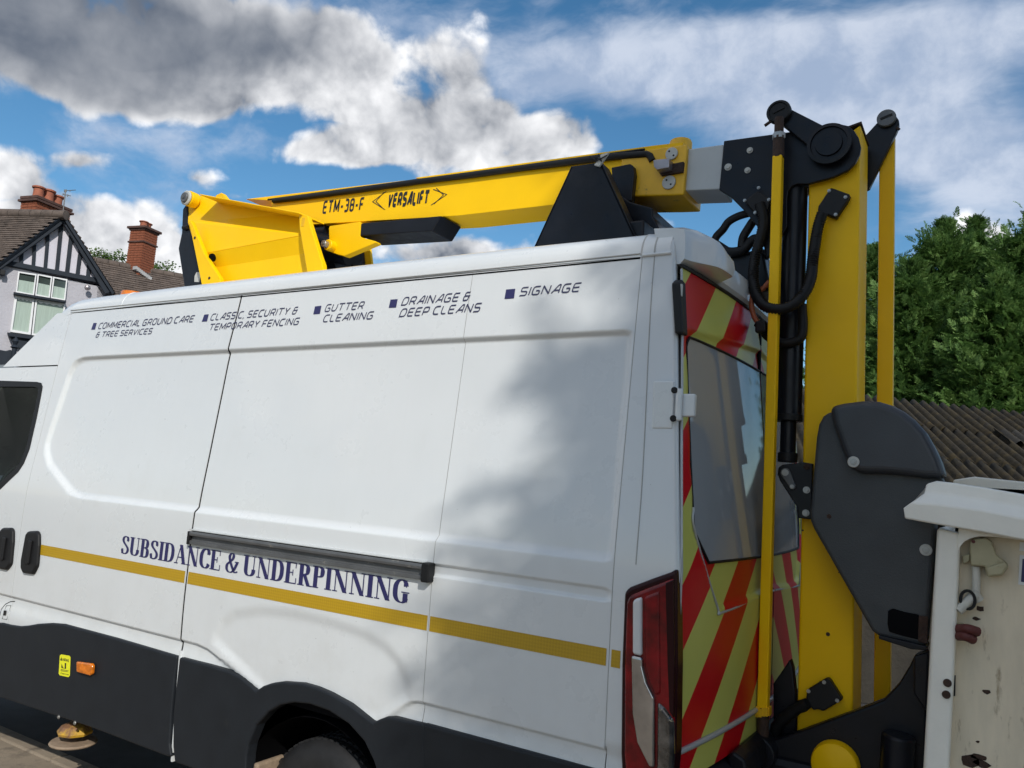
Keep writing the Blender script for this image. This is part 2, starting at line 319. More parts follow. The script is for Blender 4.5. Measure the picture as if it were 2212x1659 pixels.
def glass_mat():
    m = bpy.data.materials.new('tinted_cab_glass'); m.use_nodes = True; nt = m.node_tree; N = nt.nodes; L = nt.links
    b = N['Principled BSDF']; b.inputs['Base Color'].default_value = (.01, .012, .012, 1); b.inputs['Roughness'].default_value = .03
    t = N.new('ShaderNodeBsdfTransparent'); t.inputs['Color'].default_value = (.62, .72, .68, 1)
    mx = N.new('ShaderNodeMixShader'); mx.inputs[0].default_value = .20
    L.new(t.outputs[0], mx.inputs[1]); L.new(b.outputs[0], mx.inputs[2]); L.new(mx.outputs[0], N['Material Output'].inputs[0]); return m
M['cabglass'] = glass_mat()
def moss_mat():
    m = bpy.data.materials.new('mossy_fibre_cement'); m.use_nodes = True; nt = m.node_tree; N = nt.nodes; L = nt.links; b = N['Principled BSDF']; b.inputs['Roughness'].default_value = .95
    tc = N.new('ShaderNodeTexCoord')
    def nz(s, d=8, r=.65):
        n = N.new('ShaderNodeTexNoise'); n.inputs['Scale'].default_value = s; n.inputs['Detail'].default_value = d; n.inputs['Roughness'].default_value = r; L.new(tc.outputs['Object'], n.inputs['Vector']); return n
    def ramp(f, stops):
        r = N.new('ShaderNodeValToRGB'); e = r.color_ramp.elements
        e[0].position, e[0].color = stops[0][0], (*stops[0][1], 1); e[1].position, e[1].color = stops[-1][0], (*stops[-1][1], 1)
        for p, c in stops[1:-1]:
            k = e.new(p); k.color = (*c, 1)
        L.new(f, r.inputs[0]); return r.outputs[0]
    moss = ramp(nz(9).outputs['Fac'], [(.3, (.007, .006, .003)), (.5, (.023, .016, .006)), (.62, (.043, .030, .009)), (.75, (.070, .048, .015))])
    bare = ramp(nz(6).outputs['Fac'], [(.3, (.030, .029, .027)), (.7, (.085, .083, .078))])
    f = N.new('ShaderNodeMapRange'); L.new(nz(1.1, 9).outputs['Fac'], f.inputs['Value']); f.inputs['From Min'].default_value = .24; f.inputs['From Max'].default_value = .40
    mx = N.new('ShaderNodeMix'); mx.data_type = 'RGBA'; L.new(f.outputs[0], mx.inputs[0]); L.new(bare, mx.inputs[6]); L.new(moss, mx.inputs[7]); L.new(mx.outputs[2], b.inputs['Base Color'])
    bp = N.new('ShaderNodeBump'); bp.inputs['Strength'].default_value = .5; bp.inputs['Distance'].default_value = .03; L.new(nz(14).outputs['Fac'], bp.inputs['Height']); L.new(bp.outputs[0], b.inputs['Normal'])
    return m
M['moss'] = moss_mat()

# ------------------------------------------------------------------ mesh helpers
ORG = {}
def root_org(p):
    return ORG.get(p.name, np.zeros(3)) if p is not None else np.zeros(3)
def thing(name, label, cat, loc=(0, 0, 0), group=None, kind=None):
    o = bpy.data.objects.new(name, None); COL.objects.link(o); o.location = loc; o.empty_display_size = .2
    o['label'] = label; o['category'] = cat
    if group: o['group'] = group
    if kind: o['kind'] = kind
    ORG[o.name] = np.array(loc, float); return o
def link_mesh(name, me, m, parent):
    o = bpy.data.objects.new(name, me); COL.objects.link(o)
    if m is not None: me.materials.append(m)
    if parent is not None:
        o.parent = parent; ORG[o.name] = root_org(parent)
    return o
def raw(name, V, F, m, parent=None, smooth=False, sharp=None, bevel=0, seg=2):
    V = np.asarray(V, float) - root_org(parent)
    me = bpy.data.meshes.new(name); me.from_pydata(V.tolist(), [], F if isinstance(F, list) else F.tolist()); me.update()
    if smooth:
        me.polygons.foreach_set('use_smooth', [True]*len(me.polygons))
        if sharp: me.set_sharp_from_angle(angle=math.radians(sharp))
    o = link_mesh(name, me, m, parent)
    if bevel:
        b = o.modifiers.new('bevel', 'BEVEL'); b.width = bevel; b.segments = seg; b.limit_method = 'ANGLE'; b.angle_limit = math.radians(35)
    return o
class MB:
    def __init__(s): s.v = []; s.f = []
    def add(s, V, F):
        k = len(s.v); s.v += [tuple(float(c) for c in p) for p in V]; s.f += [tuple(i+k for i in f) for f in F]; return s
    def prism(s, pts, vec):
        n = len(pts); P = [np.array(p, float) for p in pts]; vec = np.array(vec, float)
        nrm = sum((np.cross(P[i], P[(i+1) % n]) for i in range(n)), np.zeros(3))
        if np.dot(nrm, vec) > 0: P = P[::-1]
        V = P + [p+vec for p in P]
        F = [tuple(range(n)), tuple(range(2*n-1, n-1, -1))] + [(i, n+i, n+(i+1) % n, (i+1) % n) for i in range(n)]
        return s.add(V, F)
    def box(s, c, size, ax=None):
        c = np.array(c, float); A = np.eye(3) if ax is None else np.array(ax, float)
        h = np.array(size, float)/2
        V = [c + A[0]*h[0]*i + A[1]*h[1]*j + A[2]*h[2]*k for k in (-1, 1) for j in (-1, 1) for i in (-1, 1)]
        return s.add(V, [(0, 2, 3, 1), (4, 5, 7, 6), (0, 1, 5, 4), (2, 6, 7, 3), (0, 4, 6, 2), (1, 3, 7, 5)])
    def tube(s, path, r, n=10, caps=True, sq=False):
        P = [np.array(p, float) for p in path]; m = len(P); R = r if hasattr(r, '__len__') else [r]*m
        T = [P[min(i+1, m-1)]-P[max(i-1, 0)] for i in range(m)]; T = [t/max(1e-9, np.linalg.norm(t)) for t in T]
        a = np.array([0, 0, 1.0]) if abs(T[0][2]) < .9 else np.array([0, 1.0, 0])
        U = np.cross(T[0], a); U /= np.linalg.norm(U); V = []
        for i in range(m):
            U = U - T[i]*np.dot(U, T[i]); U /= np.linalg.norm(U); W = np.cross(T[i], U)
            for k in range(n):
                t = 2*math.pi*k/n; V.append(P[i] + R[i]*(math.cos(t)*U + math.sin(t)*W))
        F = [(i*n+k, i*n+(k+1) % n, (i+1)*n+(k+1) % n, (i+1)*n+k) for i in range(m-1) for k in range(n)]
        if caps: F += [tuple(range(n-1, -1, -1)), tuple((m-1)*n+k for k in range(n))]
        return s.add(V, F)
    def cyl(s, p0, p1, r, n=24, r1=None): return s.tube([p0, p1], [r, r if r1 is None else r1], n)
    def lathe(s, prof, o, ax, n=32):
        o = np.array(o, float); ax = np.array(ax, float); ax /= np.linalg.norm(ax)
        a = np.array([0, 0, 1.0]) if abs(ax[2]) < .9 else np.array([1.0, 0, 0])
        U = np.cross(ax, a); U /= np.linalg.norm(U); W = np.cross(ax, U)
        V = [o+ax*h+r*(math.cos(2*math.pi*k/n)*U+math.sin(2*math.pi*k/n)*W) for r, h in prof for k in range(n)]; m = len(prof)
        F = [(i*n+k, i*n+(k+1) % n, (i+1)*n+(k+1) % n, (i+1)*n+k) for i in range(m-1) for k in range(n)]
        return s.add(V, F)
    def build(s, name, m, parent=None, smooth=None, bevel=0, seg=2, fix=True):
        V = np.array(s.v, float) - root_org(parent)
        me = bpy.data.meshes.new(name); me.from_pydata(V.tolist(), [], s.f); me.update()
        if fix:
            bm = bmesh.new(); bm.from_mesh(me); bmesh.ops.recalc_face_normals(bm, faces=bm.faces); bm.to_mesh(me); bm.free()
        if smooth:
            me.polygons.foreach_set('use_smooth', [True]*len(me.polygons)); me.set_sharp_from_angle(angle=math.radians(smooth))
        o = link_mesh(name, me, m, parent)
        if bevel:
            b = o.modifiers.new('bevel', 'BEVEL'); b.width = bevel; b.segments = seg; b.limit_method = 'ANGLE'; b.angle_limit = math.radians(32)
        return o
def plate(name, pts, y, t, m, parent, bevel=.003, seg=2):     # outline on the upright plane Y=y, made t thick
    return MB().prism([at(u, v, y) for u, v in pts], (0, t, 0)).build(name, m, parent, bevel=bevel, seg=seg)
def disc(name, c, r, t, m, parent, ax=(0, -1, 0), n=28, bevel=0.0):
    c = np.array(c, float); ax = np.array(ax, float)
    return MB().cyl(c, c+ax*t, r, n).build(name, m, parent, smooth=40, bevel=bevel)
def bolt(c, r, parent, m=None, ax=(0, -1, 0), n=6, t=.006, name='bolt'):
    mb = MB(); c = np.array(c, float); a = np.array(ax, float)
    mb.cyl(c, c+a*t*.35, r*1.25, 20); mb.cyl(c+a*t*.3, c+a*t, r*.85, n)
    return mb.build(name, m or M['steel'], parent, smooth=30)
def catmull(P, n=8):
    P = [np.array(p, float) for p in P]; Q = [2*P[0]-P[1]] + P + [2*P[-1]-P[-2]]; out = []
    for i in range(1, len(Q)-2):
        for k in range(n):
            t = k/n; a, b, c, d = Q[i-1], Q[i], Q[i+1], Q[i+2]
            out.append(.5*((2*b)+(-a+c)*t+(2*a-5*b+4*c-d)*t*t+(-a+3*b-3*c+d)*t**3))
    out.append(P[-1]); return out

# ------------------------------------------------------------------ ground
def ground():
    g = raw('ground', [(-900, -900, -.006), (900, -900, -.006), (900, 900, -.006), (-900, 900, -.006)], [(0, 1, 2, 3)], M['asphalt'])
    g['kind'] = 'structure'; g['label'] = 'dark asphalt ground running under and beyond the van'; g['category'] = 'ground'
    a, b = atz(0, 1595, 0), atz(131, 1659, 0)
    ye = .5*(a[1]+b[1])
    g = raw('pavement', [(-14, -12, 0), (9, -12, 0), (9, ye, 0), (-14, ye, 0)], [(0, 1, 2, 3)], M['pavement'])
    g['kind'] = 'structure'; g['label'] = 'sandy worn concrete pavement in the sun beside the van'; g['category'] = 'pavement'
    mb = MB()
    for i in range(25):
        x = -14+i*.915
        mb = MB().box((x+.4575, ye+.065, -.045), (.909, .125, .11))
        o = mb.build('kerb_stone', M['pavement'], g, bevel=.012)
ground()

# ------------------------------------------------------------------ house on the left
def house():
    A0 = ray(*k1(430, 583)); A = CAM + A0*(22.0/math.hypot(A0[0], A0[1]))
    g = np.array([math.sin(math.radians(25)), math.cos(math.radians(25)), 0]); n = np.array([g[1], -g[0], 0])     # along the gable wall, and out of it
    H = thing('timbered_house', 'lavender rendered house with black timbered gable and brick chimneys behind the van', 'house', (A[0], A[1], 0))
    def gp(x, y, out=0.0): return onplane(*k1(x, y), A+n*out, n)
    def piece(name, pts, out, t, m, parent=H, bevel=0): return MB().prism([gp(x, y, out) for x, y in pts], -n*t).build(name, m, parent, bevel=bevel)
    def dn(p, z=0.0): return np.array([p[0], p[1], z])
    # wall of roughcast, from beyond the left of the frame to its right corner
    L, R = gp(-420, 870), gp(745, 1085)
    top = max(L[2], R[2])
    wall = MB().prism([dn(L), dn(R), np.array([R[0], R[1], R[2]]), gp(10, 925), np.array([L[0], L[1], gp(10, 925)[2]])], -n*.3).build('wall', M['render'], H)
    MB().prism([dn(R), dn(R)-n*7, (R-n*7), R], -g*.3).build('wall', M['render'], H)
    # plastered gable field
    piece('gable_panel', [(0, 900), (430, 590), (752, 1095), (690, 1050), (10, 920)], .03, .25, M['renderflat'])
    T = M['timber']
    def stud(x0, y0, x1, y1, w): piece('timber_stud', [(x0-w/2, y0), (x0+w/2, y0), (x1+w/2, y1), (x1-w/2, y1)], .075, .06, T, bevel=.008)
    for a in [(145, 845, 141, 922, 26), (232, 785, 222, 940, 24), (322, 715, 302, 955, 24), (411, 655, 380, 968, 26), (478, 720, 448, 985, 28), (540, 820, 518, 1000, 26), (597, 915, 588, 1020, 26)]: stud(*a)
    piece('tie_beam', [(-60, 905), (10, 918), (690, 1050), (676, 1018), (640, 1008), (15, 886), (-40, 872)], .10, .10, T, bevel=.01)
    piece('barge_board', [(-70, 962), (430, 590), (424, 640), (400, 665), (-40, 985)], .22, .08, T, bevel=.01)
    piece('barge_board', [(424, 592), (440, 588), (762, 1100), (705, 1118), (424, 645)], .225, .08, T, bevel=.01)
    # left roof: ridge runs back to the left
    r = np.array([-math.sin(math.radians(66)), -math.cos(math.radians(66)), 0])
    apex = gp(434, 578, .30); foot = gp(-75, 958, .30)
    dv = foot-apex; Lr = 9.0
    tiles = MB(); nc = 30
    nrm = np.cross(r, dv); nrm /= np.linalg.norm(nrm)
    if nrm[2] < 0: nrm = -nrm
    rng = random.Random(3)
    def roof(nm, P, e, dv, Le, nc, tw, sk=0.0):
        nrm = np.cross(e, dv); nrm /= np.linalg.norm(nrm)
        if nrm[2] < 0: nrm = -nrm
        t = MB(); dl = dv/nc
        for j in range(nc):
            k = int(Le/tw)
            for i in range(k):
                a = P+dl*j+e*(tw*i + (tw*.5 if j % 2 else 0)); h = .018+rng.random()*.008; j2 = rng.random()*.008
                w = e*(tw-.006); d = dl*(1.12+rng.random()*.05)
                V = [a, a+w, a+w+d+nrm*(h+j2), a+d+nrm*(h), a+w+d+nrm*(j2-.012), a+d-nrm*.012]
                t.add(V, [(0, 1, 2, 3), (3, 2, 4, 5), (0, 3, 5), (1, 4, 2)])
        o = t.build(nm, M['tile'], H, fix=False); o['kind'] = 'stuff'
        MB().prism([P-nrm*.03, P+e*Le-nrm*.03, P+e*Le+dv-nrm*.03, P+dv-nrm*.03], -nrm*.06).build('roof_deck', M['timber'], H)
        return o
    roof('roof_tiles', apex, r, dv, Lr, nc, .19)
    for i in range(30):          # ridge tiles
        a = apex+r*(.30*i-.05); mb = MB()
        mb.tube([a-np.array([0, 0, .05]), a+r*.288-np.array([0, 0, .05])], .12, 10); mb.build('ridge_tile', M['tile'], H, smooth=40)
    # right slope of the gable (its edge shows along the verge)
    foot2 = gp(775, 1108, .30); dv2 = foot2-apex
    roof('roof_tiles', apex, -n, dv2, 4.0, 30, .19)
    # side wing roof behind
    P0 = A + g*2.0 - n*3.2
    def wp(x, y, q): return onplane(*k1(x, y), P0-n*q, n)
    ra, rb = wp(610, 872, 0), wp(1035, 1010, 0); rb[2] = ra[2]
    ed = (rb-ra); Le = np.linalg.norm(ed)
    rb2 = onplane(*k1(900, 940), P0, n); e2 = g
    ra = rb2-g*5.5; dvw = n*2.2+np.array([0, 0, -1.9])
    roof('wing_roof_tiles', ra, g, dvw, 7.6, 24, .19)
    for i in range(25):
        a = ra+g*(.30*i); MB().tube([a-np.array([0, 0, .04]), a+g*.288-np.array([0, 0, .04])], .12, 10).build('ridge_tile', M['tile'], H, smooth=40)
    MB().prism([dn(ra+n*1.9), dn(ra+n*1.9+g*7.4), ra+n*1.9+g*7.4+np.array([0, 0, -1.75]), ra+n*1.9+np.array([0, 0, -1.75])], -n*.3).build('wall', M['render'], H)
    # chimneys built brick by brick
    brick_me = {}
    def brick(parent, c, ax, l, hh, d):
        key = (round(l, 3), round(d, 3))
        if key not in brick_me:
            mb = MB().box((0, 0, 0), (l, d, hh)); o = mb.build('brick', M['brick'], None, bevel=0); brick_me[key] = o.data; bpy.data.objects.remove(o)
        o = bpy.data.objects.new('brick', brick_me[key]); COL.objects.link(o); o.parent = parent
        ORG[o.name] = root_org(parent); q = np.array(c)-root_org(parent)
        j = rng.random()*.008
        o.matrix_local = Matrix(((ax[0][0], ax[1][0], 0, q[0]), (ax[0][1], ax[1][1], 0, q[1]), (0, 0, 1, q[2]), (0, 0, 0, 1)))
    def stack(base, wg, wn, h, courses, collar, cap, pots, yawd=0.0):
        c_, s_ = math.cos(yawd), math.sin(yawd); ga = g*c_+n*s_; na = n*c_-g*s_
        base = np.array(base); top = base+np.array([0, 0, h])
        ch = MB().box(base+np.array([0, 0, h/2]), (wg-.03, wn-.03, h), [ga, na, [0, 0, 1]]).build('chimney', M['mortar'], H)
        hh = h/courses
        for j in range(courses):
            z = base[2]+hh*(j+.5); off = .5 if j % 2 else 0
            vis = [f for f in ((na, ga, wg, wn/2), (ga, na, wn, wg/2), (-na, ga, wg, wn/2), (-ga, na, wn, wg/2)) if np.dot(f[0], CAM-base) > 0]
            for fn, fa, w, dist in vis:
                k = max(2, round(w/.225)); bl = w/k
                for i in range(k+1):
                    a0 = max(0, (i-off)*bl); a1 = min(w, (i+1-off)*bl)
                    if a1-a0 < .02: continue
                    l = a1-a0-.012
                    brick(ch, base+fn*(dist-.045)+fa*((a0+a1)/2-w/2)+np.array([0, 0, z-base[2]]), (fa, fn), l, hh-.012, .10)
        for (z0, th, ov, m) in collar+cap:
            MB().box(base+np.array([0, 0, z0+th/2]), (wg+2*ov, wn+2*ov, th), [ga, na, [0, 0, 1]]).build('brick_collar', m, ch, bevel=.01)
        for (og, on, r0, hp) in pots:
            b = base+ga*og+na*on+np.array([0, 0, cap[-1][0]+cap[-1][1]])
            MB().lathe([(r0*.98, 0), (r0*.9, hp*.55), (r0*.95, hp*.8), (r0*1.2, hp*.84), (r0*1.22, hp*.95), (r0*.95, hp), (r0*.75, hp), (r0*.7, hp*.5)], b, (0, 0, 1), 20).build('chimney_pot', M['pot'], ch, smooth=40)
        return ch
    c1 = onplane(*k1(308, 575), A+r*2.0, n); 
    p = apex+r*2.05; c1 = onplane(*k1(308, 560), p, np.array([p[0]-CAM[0], p[1]-CAM[1], 0]))
    h1 = .98; 
    b1 = np.array([c1[0], c1[1], onplane(*k1(308, 468), c1, np.array([c1[0], c1[1]+2.5, 0]))[2]-h1-.22])
    stack(b1, 1.0, .52, h1, 13, [], [(h1-.08, .06, .06, M['darkbrick']), (h1, .07, .03, M['darkbrick'])], [(-.28, 0, .13, .32), (.0, .02, .13, .34), (.28, 0, .13, .29)], math.radians(-38))
    p2 = rb2+g*.2; nn = np.array([p2[0], p2[1]+2.5, 0])
    tcap = onplane(*k1(968, 700), p2, nn); h2 = 2.0
    b2 = np.array([tcap[0], tcap[1], tcap[2]-h2])
    stack(b2, .53, .53, h2, 27, [(h2-.42, .05, .03, M['darkbrick'])], [(h2-.05, .05, .03, M['darkbrick']), (h2, .07, .075, M['darkbrick'])], [(-.11, .05, .11, .20), (.12, -.03, .11, .22)], math.radians(-38))
    for i in range(9):
        q = onplane(*k1(905+i*12, 945+i*9), p2+n*.35, nn); MB().box(q, (.16, .05, .10)).build('flashing', M['lead'], H)
    # television aerial on the ridge
    q = onplane(*k1(425, 575), apex+r*.6, nn); qt = onplane(*k1(440, 420), apex+r*.6, nn)
    mb = MB().tube([q-np.array([0, 0, .5]), qt], .014, 6)
    for (ax_, ay, bx, by) in [(428, 428, 508, 422), (420, 450, 475, 462), (432, 418, 430, 436), (446, 418, 444, 436), (470, 422, 468, 434), (424, 444, 420, 458), (455, 452, 452, 468)]:
        mb.tube([onplane(*k1(ax_, ay), apex+r*.6, nn), onplane(*k1(bx, by), apex+r*.6, nn)], .009, 6)
    mb.build('television_aerial', M['aerial'], H)
    # windows of the gable wall
    W = M['upvc']
    def window(pts, frame, split=.0, glass=None):
        x = [p[0] for p in pts]; 
        f = MB(); P = [np.array(p, float) for p in pts]; c = sum(P)/4
        inner = []
        for i, p in enumerate(P):
            inner.append(p+(c-p)/np.abs(c-p).max()*0 + np.sign(c-p)*np.array([frame, frame]))
        n4 = len(P)
        for i in range(n4):
            j = (i+1) % n4
            f.prism([gp(*P[i], .09), gp(*P[j], .09), gp(*inner[j], .09), gp(*inner[i], .09)], -n*.10)
        fo = f.build('window_frame', W, H)
        tl, tr, br, bl = inner
        if split:
            ml, mr = tl+(bl-tl)*split, tr+(br-tr)*split
            MB().prism([gp(*q, .045) for q in (tl, tr, mr, ml)], -n*.02).build('pane', M['glass'], fo)
            MB().prism([gp(*q, .045) for q in (ml, mr, br, bl)], -n*.02).build('pane', glass or M['curtain'], fo)
        else:
            MB().prism([gp(*q, .045) for q in (tl, tr, br, bl)], -n*.02).build('pane', glass or M['curtain'], fo)
        return fo
    window([(122, 968), (245, 985), (228, 1128), (106, 1108)], 9, .38)
    window([(252, 985), (350, 1002), (334, 1146), (236, 1130)], 9, .40)
    window([(356, 1003), (452, 1020), (437, 1162), (340, 1148)], 9, .42)
    piece('window_ledge', [(92, 1104), (442, 1162), (440, 1178), (90, 1120)], .22, .2, T, bevel=.01)
    window([(100, 1128), (232, 1146), (205, 1392), (68, 1372)], 15)
    window([(238, 1148), (440, 1180), (410, 1420), (212, 1394)], 12)
    for (x0, y0, x1, y1) in [(112, 1140, 222, 1160), (252, 1165, 420, 1192)]:
        k = 8; pts = [(x0, y0), (x1, y1)] + [(x1+(x0-x1)*i/k, y1+(y0-y1)*i/k+(16 if i % 2 else 5)) for i in range(k+1)]
        piece('scalloped_valance', pts, .06, .006, W)
    piece('bay_sill', [(48, 1375), (420, 1428), (415, 1450), (60, 1402)], .28, .26, T, bevel=.012)
    piece('bay_corbel', [(62, 1402), (412, 1450), (380, 1560), (260, 1540), (150, 1500), (100, 1455)], .2, .2, T, bevel=.012)
    # dark porch below with its finial
    piece('porch_roof', [(-300, 1560), (-10, 1490), (40, 1500), (70, 1490), (100, 1520), (140, 1560), (160, 1640), (160, 2200), (-300, 2200)], 1.1, .9, T, bevel=.02)
    q = gp(95, 1500, 1.1); MB().lathe([(.05, -.2), (.05, .05), (.09, .08), (.03, .14), (.07, .22), (.0, .34)], q, (0, 0, 1), 14).build('porch_finial', T, H, smooth=40)
    piece('wall_lamp', [(2, 955), (38, 960), (34, 992), (0, 988)], .2, .14, M['blackmatt'], bevel=.01)
    pb = gp(585, 1080, .12); MB().lathe([(.0, 0), (.05, .01), (.07, .06), (.05, .11), (0, .13)], pb, n, 14).build('outside_light', M['alu'], H, smooth=40)
    return A, n, g
HA, HN, HG = house()

# ------------------------------------------------------------------ trees
def spray_templates(kind, rng, k=6):
    out = []
    for _ in range(k):
        V = []; F = []
        if kind == 'conifer':
            nb = 10
            for i in range(nb):
                t = (i+.4)/nb; L = .42*(1-t)**.75+.06
                for s in (-1, 1):
                    a = s*(rng.uniform(.55, .95)); b = rng.uniform(-.25, .25)
                    d = np.array([math.cos(a), math.sin(a), b]); d /= np.linalg.norm(d); w = np.array([-d[1], d[0], rng.uniform(-.4, .4)])*.046
                    p = np.array([t, 0, -.18*t*t]); e = p+d*L+np.array([0, 0, rng.uniform(-.08, .05)])
                    kk = len(V); V += [p-w*.5, p+d*L*.5-w, e, p+d*L*.5+w]; F.append((kk, kk+1, kk+2, kk+3))
            kk = len(V); V += [np.array([0, -.03, 0]), np.array([.6, -.025, -.07]), np.array([1.12, 0, -.2]), np.array([.6, .025, -.07])]; F.append((kk, kk+1, kk+2, kk+3))
        else:
            for i in range(9):
                p = np.array([rng.uniform(-.5, .5), rng.uniform(-.5, .5), rng.uniform(-.35, .35)])
                a = rng.uniform(0, 6.28); d = np.array([math.cos(a), math.sin(a), rng.uniform(-.6, .2)]); d /= np.linalg.norm(d)
                w = np.cross(d, [rng.uniform(-.4, .4), rng.uniform(-.4, .4), 1]); w /= np.linalg.norm(w); L = rng.uniform(.22, .34); w = w*L*.3
                kk = len(V); V += [p, p+d*L*.45-w, p+d*L, p+d*L*.45+w]; F.append((kk, kk+1, kk+2, kk+3))
        out.append((np.array(V), np.array(F)))
    return out
def scatter(name, pos, dirs, size, kind, m, parent, seed):
    rng = random.Random(seed); nr = np.random.RandomState(seed); T = spray_templates(kind, rng)
    AV, AF, off = [], [], 0
    for ti in range(len(T)):
        idx = np.arange(ti, len(pos), len(T))
        if not len(idx): continue
        V, F = T[ti]; P = pos[idx]; D = dirs[idx]; S = size[idx]
        D = D/np.linalg.norm(D, axis=1, keepdims=True); rv = nr.normal(size=D.shape)*.55+np.array([0, 0, 1.0])
        B = np.cross(rv, D); B /= np.linalg.norm(B, axis=1, keepdims=True); C = np.cross(D, B)
        X = P[:, None, :] + S[:, None, None]*(V[None, :, 0:1]*D[:, None, :]+V[None, :, 1:2]*B[:, None, :]+V[None, :, 2:3]*C[:, None, :])
        AV.append(X.reshape(-1, 3)); nf = F[None]+(np.arange(len(idx))*len(V))[:, None, None]+off; AF.append(nf.reshape(-1, 4)); off += len(idx)*len(V)
    V = np.concatenate(AV); F = np.concatenate(AF)
    V = V-root_org(parent); me = bpy.data.meshes.new(name)
    me.vertices.add(len(V)); me.vertices.foreach_set('co', V.ravel()); me.loops.add(F.size); me.loops.foreach_set('vertex_index', F.ravel().astype(np.int32))
    me.polygons.add(len(F)); me.polygons.foreach_set('loop_start', np.arange(0, F.size, 4, dtype=np.int32)); me.update(calc_edges=True); me.validate()
    return link_mesh(name, me, m, parent)
def conifer(label, base, height, radius, n, seed, group=None, taper=.75, size=.34, spread=1.0, low=0.0, back=9.0, fronds=0):
    nr = np.random.RandomState(seed); base = np.array(base, float)
    t = thing('cypress_tree', label, 'tree', base, group)
    MB().tube([base, base+[0, 0, height*.5], base+[.05, .03, height*.95]], [radius*.11, radius*.06, .015], 10).build('trunk', M['bark'], t, smooth=60)
    def R(h): return radius*np.clip(1-h, 0, 1)**taper*np.clip(.55+2.2*h, 0, 1)
    nc = int(90*radius*height/14); ch = nr.uniform(.02, .97, nc)**1.05; ca = nr.uniform(0, 2*math.pi, nc); cr = R(ch)*nr.uniform(.62, 1.0, nc)*np.where(nr.uniform(0, 1, nc) < .3, spread, 1.0)
    limb = MB()
    for i in range(0, nc, 2):
        c = np.array([math.cos(ca[i])*cr[i], math.sin(ca[i])*cr[i], ch[i]*height])
        limb.tube([base+[0, 0, max(.1, c[2]-.5*cr[i])], base+c*[.5, .5, 1]-[0, 0, .25*cr[i]*.5], base+c*[.92, .92, 1]], [.035, .022, .006], 5, caps=False)
    limb.build('limbs', M['bark'], t)
    w = np.maximum(cr, .15); w = w/w.sum(); pick = nr.choice(nc, n, p=w)
    sg = np.minimum(.40, .12+.28*R(ch[pick]))
    P = np.stack([np.cos(ca[pick])*cr[pick], np.sin(ca[pick])*cr[pick], ch[pick]*height], 1)+nr.normal(size=(n, 3))*sg[:, None]*np.array([.7, .7, 1.0])
    rad = np.stack([np.cos(ca[pick]), np.sin(ca[pick]), np.zeros(n)], 1)
    k = n//14; lead = np.stack([nr.normal(size=k)*.05, nr.normal(size=k)*.05, height*(1-nr.uniform(0, .14, k)**1.3)], 1)
    if fronds:                       # long drooping branches that reach past the crown
        fa = nr.uniform(0, 2*math.pi, fronds); fh = nr.uniform(.25, .80, fronds); ft = nr.uniform(.45, 1.0, (fronds, 60)); fr = (R(fh)*nr.uniform(1.02, 1.30, fronds))[:, None]
        FP = np.stack([np.cos(fa)[:, None]*fr*ft, np.sin(fa)[:, None]*fr*ft, fh[:, None]*height+fr*(.15*ft-.45*ft*ft)], -1).reshape(-1, 3)
        P = np.concatenate([P, FP+nr.normal(size=FP.shape)*.09])
    P = np.concatenate([P, lead]); P = P[(P[:, 2] > low) & (P[:, 1] < back*radius)]; up = .35+ .9*np.clip(P[:, 2]/height, 0, 1)**2
    rd = P.copy(); rd[:, 2] = 0; rd /= np.maximum(.05, np.linalg.norm(rd, axis=1, keepdims=True))
    D = rd*.9+nr.normal(size=P.shape)*.38; D[:, 2] += up
    S = size*nr.uniform(.6, 1.15, len(P))*np.clip(.45+.6*np.linalg.norm(P[:, :2], axis=1)/max(.4, radius*.5), .5, 1)
    ni = 900; ih = nr.uniform(max(.05, low/height), .93, ni); ia = nr.uniform(0, 2*math.pi, ni); ir = R(ih)*nr.uniform(.15, .62, ni)     # dense heart of the crown
    IP = np.stack([np.cos(ia)*ir, np.sin(ia)*ir, ih*height], 1); ID = np.stack([np.cos(ia), np.sin(ia), nr.uniform(-.2, .9, ni)], 1)
    P = np.concatenate([P, IP]); D = np.concatenate([D, ID]); S = np.concatenate([S, np.minimum(.95, .35+.45*R(ih))])
    scatter('crown', P+base, D, S, 'conifer', M['conifer'], t, seed+1)
    return t
# cypresses beyond the shed; each foot is found from where its tip stands
def cyp(u, v, D, r, n, seed, label):
    d = ray(u, v); p = CAM+d*(D/d[1])
    conifer(label, (p[0], p[1], 0), p[2]-.1, r, n, seed, 'cypress trees beyond the mossy shed', low=2.2, back=.35)
cyp(2042, 474, 18.0, 2.1, 11250, 11, 'tall dark green cypress tree, pointed top, first right of the thin yellow rod')
cyp(2108, 470, 19.2, 2.0, 10625, 12, 'tallest cypress tree, standing between two others above the mossy roof')
cyp(2238, 452, 17.5, 2.2, 10625, 13, 'dark cypress tree cut by the right edge of the photo')
cyp(1889, 530, 18.6, 1.9, 9000, 14, 'lower cypress tree seen in the gap between yellow mast and thin yellow rod')
cyp(1975, 560, 17.0, 1.8, 8250, 15, 'short bushy cypress tree just right of the thin yellow rod')
cyp(2160, 590, 16.2, 1.7, 7500, 16, 'short cypress tree low in front of the tall ones on the right')
# hedge trees behind the photographer that shade the rear of the van
def shade(xp, gy, h, r, n, seed, label):
    t = gy/SDIR[1]; conifer(label, (xp+SDIR[0]*t, gy, 0), h, r, n, seed, 'cypress trees behind the camera', .86, .72, 1.0, 2.6, 9.0, 110)
shade(1.62, -4.8, 14.5, 2.85, 14000, 31, 'large cypress whose shade falls on the rear of the van')
